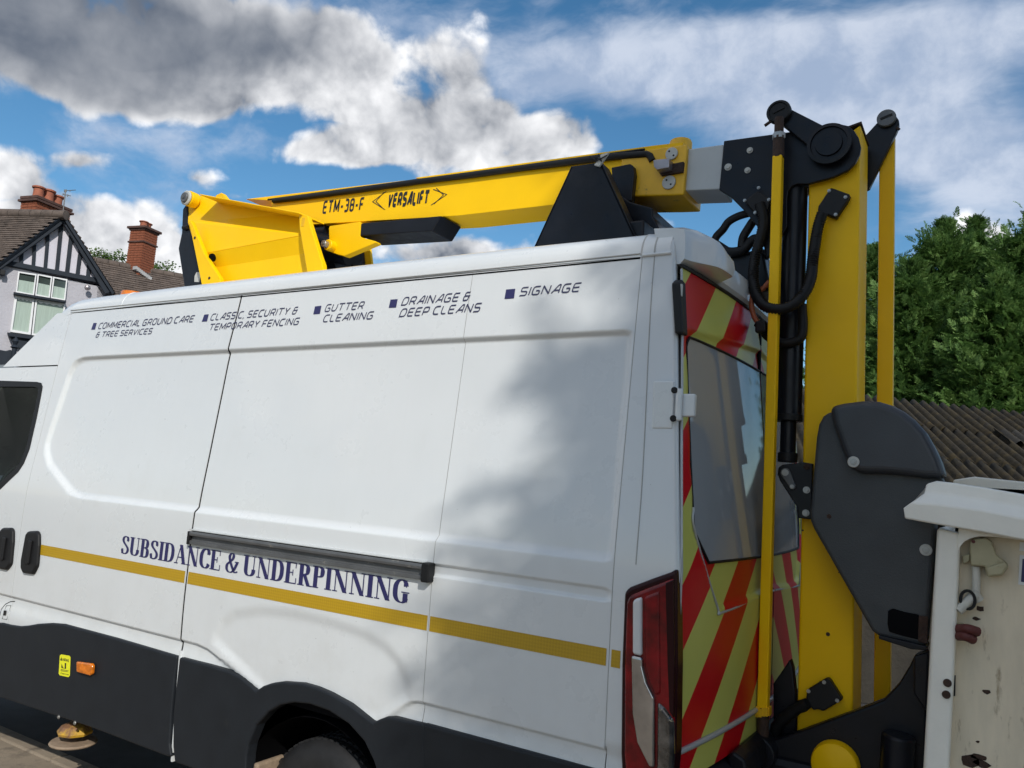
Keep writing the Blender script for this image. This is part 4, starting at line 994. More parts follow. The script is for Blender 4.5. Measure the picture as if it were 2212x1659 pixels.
# tail lamps
def lamp(mir):
    def P(pts, y, t, name, m, par, bev=.006):
        out = []
        for a, b in pts:
            q = side(*k5(a, b)); out.append((q[0], 2-y if mir else y, q[2]))
        return MB().prism(out, (0, -t if mir else t, 0)).build(name, m, par, bevel=bev, seg=5)
    h = P([(263, 560), (268, 528), (300, 503), (440, 450), (560, 408), (598, 385), (600, 1000), (592, 1560), (560, 1900), (262, 1900), (243, 1560), (246, 1000)], -.016, .07, 'tail_lamp', M['darkred'], VAN, .014)
    P([(283, 600), (300, 555), (440, 498), (586, 443), (590, 1000), (585, 1560), (560, 1890), (300, 1890), (270, 1560), (270, 1000)], -.024, .03, 'red_lens', M['redlens'], h, .012)
    P([(535, 475), (586, 455), (590, 1000), (588, 1330), (560, 1290), (548, 1000)], -.0275, .03, 'lens_shade_band', M['darkred'], h, .003)  # shade on the right part of the lens, put in as a dark red strip
    P([(400, 560), (500, 522), (505, 1180), (470, 1190), (430, 1100), (404, 1000)], -.030, .03, 'lens_insert', M['redlens'], h, .014)
    P([(328, 588), (350, 574), (388, 562), (388, 940), (328, 925)], -.034, .05, 'white_strip', M['lampwhite'], h, .010)
    P([(322, 930), (392, 945), (395, 1000), (420, 1100), (470, 1200), (472, 1640), (440, 1640), (360, 1480), (330, 1300)], -.036, .06, 'reflector', M['chrome'], h, .022)
    P([(480, 1215), (530, 1260), (585, 1330), (588, 1560), (560, 1900), (480, 1900)], -.033, .05, 'clear_lens', M['clear'], h, .018)
lamp(False); lamp(True)
# rear bumper and step
MB().prism([(-.98, 0, .47), (-.98, 0, .93), (-.86, 0, .925), (-.80, 0, .90), (-.78, 0, .70), (-.80, 0, .47)], (0, 1.86, 0)).build('rear_bumper', M['cladding'], VAN, bevel=.02, seg=3).location.y = .07
MB().prism([(-.82, .45, .925), (-.80, .45, .95), (-.755, .45, .93), (-.74, .45, .86), (-.80, .45, .80)], (0, 1.1, 0)).build('rear_step', M['black'], VAN, bevel=.01)

# sliding-door rail
r0, r1 = XGAP+.012, XSEAM+.004
rail = MB().prism([(r0, .0, 1.508), (r0, -.026, 1.508), (r0, -.028, 1.498), (r0, -.026, 1.488), (r0, -.010, 1.486), (r0, -.010, 1.466), (r0, -.022, 1.464), (r0, -.022, 1.448), (r0, .0, 1.446)], (r1-r0-.03, 0, 0)).build('slide_rail', M['railgrey'], VAN, bevel=.0015)
MB().prism([(r0, -.002, 1.5085), (r0, -.020, 1.5125), (r0, -.020, 1.516), (r0, .004, 1.522)], (r1-r0-.03, 0, 0)).build('rail_top_strip', M['boomgrey'], rail)
MB().box(((r1-.015), -.018, 1.479), (.036, .046, .074)).build('end_cap', M['blackmatt'], rail, bevel=.006, seg=3)
MB().box((r0-.004, -.014, 1.477), (.014, .03, .062)).build('end_cap', M['blackmatt'], rail, bevel=.003)
# door handles
def handle(pts, parent):
    P = [side(*m6(a, b)) for a, b in pts]; c = sum(P)/len(P)
    h = MB().prism([(p[0], -.022, p[2]) for p in P], (0, .03, 0)).build('door_handle', M['blackmatt'], parent, bevel=.014, seg=4)
    MB().prism([(c[0]+(p[0]-c[0])*.45-.012, -.0235, c[2]+(p[2]-c[2])*.62) for p in P], (0, .01, 0)).build('handle_recess', M['rubber'], h, bevel=.004)
    MB().box((c[0]+.012, -.028, c[2]), (.03, .014, .13)).build('handle_grip', M['blackmatt'], h, bevel=.006, seg=3)
handle([(180, 1042), (232, 1040), (245, 1060), (245, 1130), (235, 1250), (210, 1300), (150, 1292), (137, 1262), (138, 1215), (165, 1060)], sl_door)
handle([(28, 1022), (80, 1022), (91, 1040), (90, 1110), (78, 1240), (52, 1275), (0, 1265), (-15, 1240), (-12, 1190), (8, 1045)], fd)
# cab window frame, glass and what shows through it
def ring(poly, inner, y0, y1, name, m, parent):
    mb = MB(); n = len(poly)
    for i in range(n):
        j = (i+1) % n
        f = lambda p, dy: (p[0], float(prof(p[1]))+dy, p[1])
        mb.add([f(poly[i], y0), f(poly[j], y0), f(inner[j], y0), f(inner[i], y0)], [(0, 1, 2, 3)])
        mb.add([f(inner[i], y0), f(inner[j], y0), f(inner[j], y1), f(inner[i], y1)], [(0, 1, 2, 3)])
        mb.add([f(poly[i], y0), f(poly[j], y0), f(poly[j], y1), f(poly[i], y1)], [(0, 1, 2, 3)])
    return mb.build(name, m, parent)
cw = WINDOW.mean(0); inn = WINDOW+(cw-WINDOW)/np.linalg.norm(cw-WINDOW, axis=1)[:, None]*.030; outw = WINDOW-(cw-WINDOW)/np.linalg.norm(cw-WINDOW, axis=1)[:, None]*.012
wf = ring(outw, inn, -.003, .03, 'window_frame', M['rubber'], fd)
MB().add([(p[0], float(prof(p[1]))+.012, p[1]) for p in WINDOW], [tuple(range(len(WINDOW)))]).build('window_glass', M['cabglass'], fd)
CAB = VAN
MB().box((-5.55, 1.98, 1.55), (1.3, .04, .75)).build('far_door_trim', M['dash'], CAB, bevel=.02)
MB().box((-5.0, .62, 1.62), (.16, .46, .75)).build('seat_back', M['seat'], CAB, bevel=.06, seg=3)
MB().box((-5.02, .62, 2.10), (.11, .27, .22)).build('headrest', M['seat'], CAB, bevel=.05, seg=3)
MB().box((-5.55, 1.0, 2.36), (1.3, 1.74, .05)).build('headlining', M['dash'], CAB)
MB().box((-6.1, 1.0, 1.35), (.5, 1.8, .25)).build('dashboard', M['seat'], CAB, bevel=.05)
MB().tube([(-6.0+.0, .62+.19*math.cos(a), 1.55+.19*math.sin(a)) for a in np.linspace(0, 6.283, 28)], .015, 8).build('steering_wheel', M['seat'], CAB, smooth=60)
MB().box((-6.25, 1.0, 1.05), (.5, 1.9, .9)).build('front_bulkhead', M['inner'], CAB)
# reflective tape, cut at each joint
def tape(x0, x1):
    V = []; n_ = max(1, int((x1-x0)/.03))
    for i in range(n_+1):
        x = x0+(x1-x0)*i/n_
        for z in (1.261, 1.289, 1.317): V.append((x, float(skin(x, z))-.0012, z))
    F = [(i*3+k, (i+1)*3+k, (i+1)*3+k+1, i*3+k+1) for i in range(n_) for k in range(2)]
    raw('reflective_tape', V, F, M['tape'], VAN, smooth=True)
tape(-4.578, XGAP-.012); tape(XGAP+.012, XSEAM-.006); tape(XSEAM+.006, XPOST-.010); tape(XPOST+.008, -1.052); tape(-5.4, -4.93)
# side marker, warning sticker, fuel mark, sill bolts
p = [side(*k7(a, b)) for a, b in [(425, 912), (500, 922), (508, 935), (505, 975), (495, 984), (428, 965)]]
o = MB().prism([(q[0], -.034, q[2]) for q in p], (0, .02, 0)).build('side_marker_lamp', M['orange'], VAN, bevel=.007, seg=3)
MB().prism([(q[0], -.018, q[2]) for q in p], (0, .008, 0)).build('marker_base', M['blackmatt'], o)
def flat(pts, y, name, m, parent, conv=k7):
    V = [];
    for a, b in pts: q = side(*conv(a, b)); V.append((q[0], y, q[2]))
    return raw(name, V, [tuple(range(len(V)-1, -1, -1))], m, parent)
st = flat([(330, 878), (372, 885), (378, 892), (377, 985), (370, 994), (325, 984), (320, 976), (323, 884)], -.0135, 'warning_sticker', M['signyellow'], VAN)
flat([(334, 925), (342, 945), (350, 950), (350, 922), (357, 922), (357, 952), (333, 946)], -.0145, 'sticker_pictogram', M['blackink'], st)
flat([(326, 908), (332, 892), (337, 910)], -.0145, 'sticker_triangle', M['blackink'], st)
def px_text(txt, bl, br, tl, y, m, parent, w=.16, xs=.7):
    A, B, C = [np.array([q[0], y, q[2]]) for q in (side(*k7(*bl)), side(*k7(*br)), side(*k7(*tl)))]; t = Text().tech(txt, w, .3, .5, xs)
    t.build('sticker_lettering', m, parent, lambda p, k: tuple(A+(B-A)*(p[0]/t.w)+(C-A)*p[1]+np.array([0, -.0001*(k % 5), 0])))
LATE = [lambda: px_text('WARNING', (338, 911), (370, 917), (339, 896), -.0146, M['blackink'], st), lambda: px_text('STAND CLEAR', (329, 977), (371, 985), (330, 970), -.0146, M['blackink'], st)]
for yy_ in (956, 962):
    flat([(330, yy_-3), (370, yy_+4), (370, yy_+6), (330, yy_)], -.0145, 'sticker_text_line', M['blackink'], st)
for a, b in ((330, 1195), (413, 1225)):
    q = side(*k7(a, b)); bolt((q[0], -.012, q[2]), .008, VAN)
# fuel flap outline and sticker
P = [side(*k7(a, b)) for a, b in [(0, 680), (4, 650), (18, 625), (40, 612), (64, 610)]]
MB().tube([(q[0], float(skin(q[0], q[2]))+.001, q[2]) for q in P], .003, 6).build('fuel_flap_joint', M['inner'], VAN)
P = [side(*k7(a, b)) for a, b in [(25, 632), (48, 630), (36, 702), (12, 698)]]
MB().tube([(q[0], float(skin(q[0], q[2]))-.001, q[2]) for q in P+[P[0]]], .0016, 5).build('fuel_sticker', M['blackink'], VAN)
flat([(22, 655), (36, 655), (32, 680), (18, 680)], -.002, 'fuel_pictogram', M['blackink'], VAN)
# stabiliser foot hanging under the sill
fx = side(*k7(345, 1290)); fx = np.array([fx[0]-.02, .075, .345])
ft = MB().lathe([(0, .0), (.112, .0), (.116, .006), (.110, .014), (0, .014)], fx-[0, 0, .02], (0, 0, 1), 40).build('stabiliser_foot', M['padbrown'], VAN, smooth=40)
MB().lathe([(.0, .030), (.084, .030), (.088, .042), (.066, .072), (.035, .086), (.0, .088)], fx-[0, 0, .0], (0, 0, 1), 8).build('foot_cap', M['rustyellow'], ft, smooth=20)
MB().cyl(fx+[0, 0, .08], fx+[0, 0, .112], .022, 6).build('foot_nut', M['rust'], ft)
MB().cyl(fx+[0, .02, .05], fx+[0, .30, .30], .022, 14).build('foot_leg', M['rust'], ft)
# beacon on the cab roof
q = at(*k1(895, 1094), .55); b_ = MB().lathe([(.075, -.10), (.075, .0), (.07, .006), (.05, .009), (0, .010)], q+[0, 0, -.022], (0, 0, 1), 28).build('roof_beacon', M['orange'], VAN, smooth=40)

# ------------------------------------------------------------------ lettering
def rnd(P, r, closed=False, n=5):
    P = [np.array(p, float) for p in P]; m = len(P); out = []
    for i in range(m):
        if not closed and i in (0, m-1): out.append(P[i]); continue
        a, b, c = P[i-1], P[i], P[(i+1) % m]; u = a-b; w = c-b; lu, lw = np.linalg.norm(u), np.linalg.norm(w)
        k = min(r, lu*.48, lw*.48); p0, p1 = b+u/lu*k, b+w/lw*k
        for t in np.linspace(0, 1, n): out.append((1-t)**2*p0+2*t*(1-t)*b+t*t*p1)
    if closed: out.append(out[0])
    return out
TECH = {'A': (.95, [([(0, 0), (.70, 1), (.95, 1), (.95, 0)], .12), ([(.24, .33), (.95, .33)], 0)]), 'C': (.9, [([(.9, 1), (0, 1), (0, 0), (.9, 0)], .4)]), 'D': (.95, [([(0, 0), (0, 1), (.95, 1), (.95, 0), (-.05, 0)], .38)]),
        'E': (.85, [([(.85, 1), (0, 1), (0, 0), (.85, 0)], .22), ([(0, .5), (.78, .5)], 0)]), 'F': (.8, [([(.8, 1), (0, 1), (0, 0)], .2), ([(0, .48), (.7, .48)], 0)]), 'G': (.95, [([(.9, 1), (0, 1), (0, 0), (.95, 0), (.95, .48), (.45, .48)], .3)]),
        'I': (0.0, [([(0, 0), (0, 1)], 0)]), 'L': (.75, [([(0, 1), (0, 0), (.75, 0)], .3)]), 'M': (1.15, [([(0, 0), (0, 1), (.575, .2), (1.15, 1), (1.15, 0)], .06)]), 'N': (.95, [([(0, 0), (0, 1), (.95, 0), (.95, 1)], .06)]),
        'O': (.95, [([(0, 0), (0, 1), (.95, 1), (.95, 0)], .36, True)]), 'P': (.85, [([(0, 0), (0, 1), (.85, 1), (.85, .40), (0, .40)], .26)]), 'R': (.9, [([(0, 0), (0, 1), (.85, 1), (.85, .42), (.05, .42)], .26), ([(.5, .42), (.9, 0)], 0)]),
        'S': (.85, [([(.85, 1), (0, 1), (0, .52), (.85, .48), (.85, 0), (0, 0)], .26)]), 'T': (.98, [([(-.06, 1), (1.04, 1)], 0), ([(.49, 1), (.49, 0)], 0)]), 'U': (.92, [([(0, 1), (0, 0), (.92, 0), (.92, 1)], .38)]), 'V': (.9, [([(0, 1), (.36, 0), (.9, 1)], .03)]),
        'W': (1.3, [([(0, 1), (.33, 0), (.65, .9), (.97, 0), (1.3, 1)], .03)]), 'Y': (.9, [([(0, 1), (.42, .45), (.9, 1)], .08), ([(.42, .45), (.42, 0)], 0)]), '&': (.9, [([(.75, 1), (.08, 1), (.08, .55), (.9, .55)], .2), ([(.16, .55), (0, .5), (0, 0), (.72, 0), (.72, .55)], .2)]), ',': (.05, [([(.05, .06), (-.04, -.22)], 0)]),
        '3': (.8, [([(0, 1), (.8, 1), (.8, 0), (0, 0)], .25), ([(.2, .52), (.8, .52)], 0)]), '8': (.8, [([(0, 0), (0, 1), (.8, 1), (.8, 0)], .25, True), ([(0, .52), (.8, .52)], 0)]), '-': (.55, [([(0, .42), (.55, .42)], 0)])}
def ribbon(P, w):
    P = [np.array(p, float) for p in P]; m = len(P); L, R = [], []
    W = w if hasattr(w, '__len__') else [w]*m; closed = np.allclose(P[0], P[-1])
    for i in range(m):
        a = P[i-1] if i else (P[-2] if closed else P[0]); b = P[(i+1)] if i < m-1 else (P[1] if closed else P[-1])
        t0 = P[i]-a; t1 = b-P[i]; l0, l1 = np.linalg.norm(t0), np.linalg.norm(t1)
        t0 = t0/l0 if l0 > 1e-9 else t1/l1; t1 = t1/l1 if l1 > 1e-9 else t0
        n0 = np.array([-t0[1], t0[0]]); n1 = np.array([-t1[1], t1[0]]); nn = n0+n1; k = np.linalg.norm(nn)
        nn = n0 if k < 1e-6 else nn/k; s = min(1.0/max(.35, float(nn@n0)), 1.9)
        L.append(P[i]+nn*W[i]/2*s); R.append(P[i]-nn*W[i]/2*s)
    return L, R
class Text:
    def __init__(s): s.q = []; s.wi = []; s.cw = 0                       # list of strips (L, R) in glyph units, already laid out
    def mark(s):
        s.wi += [s.cw]*(len(s.q)-len(s.wi)); s.cw += 1
    def tech(s, text, weight=.15, gap=.30, space=.55, xs=1.0):
        x = 0.0; h = weight/2
        for ch in text:
            if ch == ' ': x += space*xs; s.mark(); continue
            w, strokes = TECH[ch]
            for st in strokes:
                P = [(h+p[0]*xs*(1-0)+x, h+p[1]*(1-weight)) for p in st[0]]
                c = len(st) > 2; P = rnd(P, st[1]*min(1, xs+.2), c) if st[1] else [np.array(p) for p in P]
                s.q.append(ribbon(P, weight))
            x += w*xs+weight+gap*xs
        s.w = x-gap*xs; return s
    def serif(s, text):
        TH, TN = .225, .052; x = 0.0
        def stem(cx, z0=0.0, z1=1.0, w=TH): s.q.append(([np.array([cx-w/2, z0]), np.array([cx-w/2, z1])], [np.array([cx+w/2, z0]), np.array([cx+w/2, z1])]))
        def bar(x0, x1, z, w=TN): s.q.append(([np.array([x0, z+w/2]), np.array([x1, z+w/2])], [np.array([x0, z-w/2]), np.array([x1, z-w/2])]))
        def srf(cx, z, w=TH, e=.075): bar(cx-w/2-e, cx+w/2+e, z+(TN/2 if z < .5 else -TN/2), TN*.9)
        def curve(P, n=6, wmax=TH, wmin=TN, taper=None):
            Q = catmull([np.array(p) for p in P], n); W = []
            for i in range(len(Q)):
                t = Q[min(i+1, len(Q)-1)]-Q[max(i-1, 0)]; t /= np.linalg.norm(t); W.append(wmin+(wmax-wmin)*abs(t[1])**1.6)
            s.q.append(ribbon(Q, W))
        def diag(a, b, w):
            s.q.append(([np.array([a[0]-w/2, a[1]]), np.array([b[0]-w/2, b[1]])], [np.array([a[0]+w/2, a[1]]), np.array([b[0]+w/2, b[1]])]))
        def tick(x0, z0, z1, w=.045):
            s.q.append(([np.array([x0-w/2, z0]), np.array([x0-w/2, z1])], [np.array([x0+w/2, z0]), np.array([x0+w/2, z1])]))
        for ch in text:
            if ch == ' ': x += .22; s.mark(); continue
            b = x
            if ch == 'I': stem(b+.19); srf(b+.19, 0); srf(b+.19, 1); x += .38
            elif ch == 'U':
                stem(b+.19, .3, 1); srf(b+.19, 1); tick(b+.66, .3, 1, .06); srf(b+.66, 1, .06, .09)
                curve([(b+.19, .34), (b+.20, .2), (b+.28, .07), (b+.43, .025), (b+.57, .08), (b+.65, .2), (b+.66, .34)]); x += .82
            elif ch in 'BDPR':
                stem(b+.18); srf(b+.18, 0); srf(b+.18, 1)
                if ch == 'D': curve([(b+.16, .975), (b+.36, .972), (b+.53, .89), (b+.62, .70), (b+.635, .5), (b+.62, .30), (b+.53, .11), (b+.36, .028), (b+.16, .025)]); x += .80
                else:
                    curve([(b+.16, .975), (b+.36, .973), (b+.50, .90), (b+.54, .76), (b+.50, .60), (b+.38, .53), (b+.18, .525)])
                    if ch == 'B': curve([(b+.18, .52), (b+.40, .515), (b+.54, .44), (b+.585, .28), (b+.54, .11), (b+.40, .03), (b+.16, .025)]); x += .75
                    elif ch == 'R': diag((b+.36, .52), (b+.62, .0), .20); bar(b+.54, b+.80, TN/2); x += .78
                    else: x += .68
            elif ch == 'S':
                curve([(b+.50, .74), (b+.46, .90), (b+.32, .975), (b+.17, .92), (b+.12, .78), (b+.20, .64), (b+.36, .50), (b+.50, .36), (b+.54, .22), (b+.46, .08), (b+.30, .025), (b+.15, .09), (b+.09, .28)], 6, .185, .055); tick(b+.515, .70, .98); tick(b+.08, .02, .30); x += .64
            elif ch in 'CG':
                curve([(b+.64, .72), (b+.60, .88), (b+.46, .975), (b+.28, .92), (b+.165, .74), (b+.14, .5), (b+.165, .26), (b+.28, .085), (b+.46, .025), (b+.60, .10), (b+.66, .24)]); tick(b+.655, .68, .98)
                if ch == 'G': stem(b+.62, .06, .42); srf(b+.62, .44-.0); x += .84
                else: x += .74
            elif ch == 'E':
                stem(b+.18); srf(b+.18, 0); srf(b+.18, 1); bar(b+.1, b+.62, 1-TN/2); bar(b+.1, b+.66, TN/2); bar(b+.2, b+.46, .52); tick(b+.61, .74, .98, .05); tick(b+.65, .02, .28, .05); tick(b+.45, .38, .66, .05); x += .74
            elif ch == 'N':
                tick(b+.16, 0, .97, .055); srf(b+.16, 0, .055, .10); srf(b+.12, 1, .12, .05); diag((b+.17, 1), (b+.68, 0), .22); tick(b+.72, 0, 1, .055); srf(b+.72, 1, .055, .10); x += .86
            elif ch == 'A':
                diag((b+.12, 0), (b+.37, 1), .06); diag((b+.38, 1), (b+.66, 0), .22); bar(b+.22, b+.52, .34); srf(b+.12, 0, .06, .10); srf(b+.66, 0, .20, .06); x += .80
            elif ch == '&':
                curve([(b+.84, .10), (b+.66, .05), (b+.50, .25), (b+.34, .55), (b+.27, .78), (b+.34, .93), (b+.46, .95), (b+.52, .84), (b+.46, .68), (b+.28, .52), (b+.15, .38), (b+.14, .20), (b+.24, .06), (b+.42, .03), (b+.60, .16), (b+.72, .40), (b+.78, .54)], 6, .17, .05); bar(b+.62, b+.88, .56); x += .92
            x += .012
        s.w = x; return s
    def build(s, name, m, parent, place):
        s.mark()
        for w in range(s.cw):
            V, F = [], []
            for k, (L, R) in enumerate(s.q):
                if s.wi[k] != w: continue
                b = len(V); n = len(L)
                for i in range(n):
                    V.append(place(L[i], k)); V.append(place(R[i], k))
                F += [(b+2*i, b+2*i+1, b+2*i+3, b+2*i+2) for i in range(n-1)]
            if V: MB().add(V, F).build(name, m, parent, fix=False)
def side_text(t, x0, x1, z0, h, shear, m, name):
    sx = (x1-x0-shear*h)/t.w
    def place(p, k):
        # follow the door gap: letters are cut into the panel they lie on
        x = x0+p[0]*sx+shear*h*p[1]; z = z0+p[1]*h
        return (x, float(skin(x, z))-.0012-.00012*(k % 7), z)
    return t.build(name, m, VAN, place)
rows = [('COMMERCIAL GROUND CARE', (211, 711), (416, 697), (213, 697)), ('& TREE SERVICES', (206, 729.5), (326, 722), (208, 717)), ('CLASSIC, SECURITY &', (453, 692.5), (640, 680), (456, 677)), ('TEMPORARY FENCING', (450, 714), (643, 703), (452, 699)),
        ('GUTTER', (700, 674), (783, 669), (702, 657)), ('CLEANING', (696, 697), (803, 690), (698, 680)), ('DRAINAGE &', (865.5, 662), (1013, 649), (868, 643)), ('DEEP CLEANS', (861, 686), (1035, 674), (863, 667)), ('SIGNAGE', (1120.6, 641), (1250, 630.6), (1123, 621))]
for s_, a, b, c in rows:
    a, b, c = side(*a), side(*b), side(*c); z0 = (a[2]+b[2])/2
    side_text(Text().tech(s_, .160, .24, .46), a[0], b[0]+.012, z0, c[2]-a[2], .28, M['slate'], 'lettering')
for pts, kk in [([(612, 1358), (628, 1313), (650, 1313), (637, 1358)], k1), ([(1353, 1305), (1370, 1257), (1400, 1255), (1388, 1303)], k1), ([(47, 1020), (57, 977), (92, 973), (83, 1018)], k2), ([(458, 985), (468, 940), (507, 937), (498, 983)], k2), ([(1088, 937), (1097, 885), (1147, 881), (1140, 933)], k2)]:
    V = []
    for a, b in pts: q = side(*kk(a, b)); V.append((q[0], float(skin(q[0], q[2]))-.0014, q[2]))
    raw('square_bullet', V, [(0, 3, 2, 1)], M['navy'], VAN)
side_text(Text().serif('SUBSIDANCE & UNDERPINNING'), -3.832, -1.940, 1.346, .090, 0, M['navy'], 'lettering')

for f_ in LATE: f_()

# ================================================================== the aerial lift on the van's roof
LIFT = thing('aerial_lift', 'yellow aerial lift, its boom along the van roof and its mast hanging at the rear', 'lift', (-3.6, 1.0, 2.82))
Yl, Bk = M['yellow'], M['black']
YB = .88
def K(conv, pts): return [conv(a, b) for a, b in pts]
# boom: outer box, its underside faces down to the roof
plate('boom', K(m2, [(700, 296), (2212, 118)])+K(k2, [(600, 276), (1260, 186), (1900, 100), (2060, 82), (2040, 350), (1830, 372), (1800, 350), (1340, 425), (840, 482), (600, 497), (40, 530), (-180, 545), (-180, 400)]), YB, .22, Yl, LIFT, .006, 3)
BOOM = bpy.data.objects['boom']
plate('boom_collar', K(m3, [(1100, 133), (1605, 58), (1735, 44), (1720, 280), (1700, 532), (1540, 540), (1212, 548), (1120, 560), (1080, 400)]), YB-.012, .25, M['yellow_worn'], LIFT, .008, 3)
# cable trunking along the boom's upper edge
P = [at(*k2(a, b), YB-.012) for a, b in [(-170, 402), (0, 383), (300, 343), (600, 300), (900, 263), (1200, 222), (1500, 185), (1700, 160), (1860, 148), (1880, 158), (1893, 185)]]
MB().tube(P, .017, 10).build('cable_trunking', M['blackmatt'], LIFT, smooth=60)
P = [at(*k2(a, b), YB-.004) for a, b in [(-200, 396), (600, 290), (1300, 196), (1850, 122)]]; MB().tube(P, .006, 6).build('trunking_edge', M['blackmatt'], LIFT)
# inner boom and end details
plate('inner_boom', K(m3, [(1690, 98), (2090, 44), (2060, 478), (1690, 494)]), YB+.012, .19, M['boomgrey'], LIFT, .006, 3)
q = at(*m3(1672, 40), YB+.10); MB().lathe([(.055, -.06), (.055, .0), (.05, .012), (0, .014)], q, (0, 0, 1), 28).build('collar_cap', M['yellow_worn'], LIFT, smooth=40)
for (a, b, r) in ((1588, 140, .030), (1562, 418, .033)):
    q = at(*m3(a, b), YB-.012); d_ = disc('wear_pad', q, r, .010, M['washer'], LIFT, bevel=.002)
    for s in (-1, 1): disc('pad_hole', q+np.array([s*.011, -.0102, -s*.012]), .0045, .001, M['inner'], d_, n=12)
sb = plate('sensor_box', K(m3, [(1405, 195), (1560, 178), (1558, 268), (1440, 290), (1412, 262)]), YB-.075, .06, M['alu'], LIFT, .003)
plate('sensor_shade_plate', K(m3, [(1420, 250), (1560, 235), (1700, 210), (1690, 310), (1480, 345)]), YB-.03, .02, M['rust'], sb, .003)  # dark brown plate put in as the shadow by the sensor box
plate('black_shield', K(m3, [(1000, 268), (1180, 232), (1210, 250), (1222, 330), (1195, 590), (1110, 600), (1012, 470)]), YB-.05, .04, Bk, LIFT, .004)
# text on the boom
def boom_text(t, bl, br, tl, shear_keep=True):
    A, B, C = at(*bl, YB), at(*br, YB), at(*tl, YB); ex = (B-A); ez = (C-A); ez[0] = ez[0]
    W = t.w; L = np.linalg.norm(ex)
    def place(p, k): return tuple(A+ex*(p[0]/W)+ez*p[1]+np.array([0, -.0015-.0002*(k % 7), 0]))
    t.build('lettering', M['blackink'], BOOM, place)
boom_text(Text().tech('ETM-38-F', .17, .24, .3, .50), k2(95, 474), k2(318, 456), k2(106, 402))
boom_text(Text().tech('VERSALIFT', .24, .13, .3, .52), k2(449, 440), k2(672, 424), k2(462, 360))
for pts in ([(445, 350), (370, 407), (437, 450)], [(432, 356), (388, 405), (424, 441)], [(700, 340), (774, 368), (688, 426)], [(716, 325+8), (756, 370), (704, 420)]):
    L_, R_ = ribbon([np.array(at(*k2(a, b), YB)[[0, 2]]) for a, b in pts], .0045)
    V = []
    for i in range(3): V += [(L_[i][0], YB-.0016, L_[i][1]), (R_[i][0], YB-.0016, R_[i][1])]
    raw('chevron_mark', V, [(0, 1, 3, 2), (2, 3, 5, 4)], M['blackink'], BOOM)
# pedestal: folded yellow side plate with flanges, lip above, black front cover
YP = .70
def w3(conv, a, b, y): return at(*conv(a, b), y)
tl, tr = w3(m2, 215, 252, YP+.02), w3(m2, 1180, 425, YP+.02)
ml, mr = w3(m2, 345, 772, YP-.050), w3(m2, 1205, 612, YP-.050)
nl, nr_ = w3(m2, 460, 890, YP-.02), w3(m2, 1240, 770, YP-.02)
bl, br = w3(m2, 482, 985, YP-.02), w3(m2, 1290, 900, YP-.02); bl[2] -= .24; br[2] -= .24
fl = w3(m2, 205, 500, YP-.02)
mb = MB(); mb.add([tl, tr, mr, ml, fl], [(0, 1, 2, 3, 4)]); mb.add([ml, mr, nr_, nl], [(0, 1, 2, 3)]); mb.add([nl, nr_, br, bl], [(0, 1, 2, 3)]); mb.add([fl, ml, nl, bl], [(0, 1, 2, 3)])
ped = mb.build('pedestal', Yl, LIFT)
sm = ped.modifiers.new('thick', 'SOLIDIFY'); sm.thickness = .01; sm.offset = 0
# far plate and web so that the pedestal is a closed column
MB().prism([tl+[0, .62, 0], tr+[0, .62, 0], br+[0, .62, 0], bl+[0, .62, 0], fl+[0, .62, 0]], (0, .02, 0)).build('far_plate', Yl, ped)
MB().prism([tr+[-.02, .02, -.05], tr+[-.02, .60, -.05], br+[-.06, .60, 0], br+[-.06, .02, 0]], (-.02, 0, 0)).build('web_plate', Bk, ped)
MB().prism([fl+[.03, .02, 0], fl+[.03, .60, 0], bl+[.03, .60, 0], bl+[.03, .02, 0]], (.02, 0, 0)).build('web_plate', Yl, ped)
# lip: overhangs the side plate and throws its shade on it
la, lb, lc, ld = w3(m2, 196, 250, YP-.13), w3(m2, 300, 250, YP-.13), w3(m2, 1170, 412, YP-.13), w3(m2, 1172, 424, YP-.13)
MB().prism([lb, lc, ld, lb+(ld-lc)*1.0], (0, .20, 0)).build('pedestal_lip', Yl, ped, bevel=.003)
# flanges
MB().prism([w3(m2, 1165, 413, YP-.105), w3(m2, 1240, 440, YP-.105), w3(m2, 1255, 500, YP-.105), w3(m2, 1345, 790, YP-.105), w3(m2, 1370, 860, YP-.105), w3(m2, 1420, 960, YP-.105)+[0, 0, -.12], w3(m2, 1290, 960, YP-.105)+[0, 0, -.12], w3(m2, 1170, 545, YP-.105)], (0, .035, 0)).build('pedestal_flange', Yl, ped, bevel=.004)
q = w3(m2, 1200, 498, YP-.107); MB().prism([q+[-.014, 0, -.022], q+[.012, 0, -.026], q+[.016, 0, .026], q+[-.010, 0, .030]], (0, .003, 0)).build('flange_slot', M['yellow_worn'], ped, bevel=.004)
MB().prism([w3(m2, 205, 484, YP-.10), w3(m2, 222, 482, YP-.10), w3(m2, 242, 520, YP-.10), w3(m2, 345, 775, YP-.10), w3(m2, 480, 985, YP-.10), w3(m2, 500, 1020, YP-.10)+[0, 0, -.15], w3(m2, 380, 1025, YP-.10)+[0, 0, -.15]], (0, .03, 0)).build('pedestal_flange', Yl, ped, bevel=.004)
for a, b in ((260, 634), (386, 984)): disc('rivet', w3(m2, a, b, YP-.10), .009, .003, M['rust'], ped, n=16)
disc('access_hole', w3(m2, 418, 805, YP-.068)+[0, -.0, 0], .026, .012, M['inner'], ped, ax=(.05, -.93, -.36), n=28)
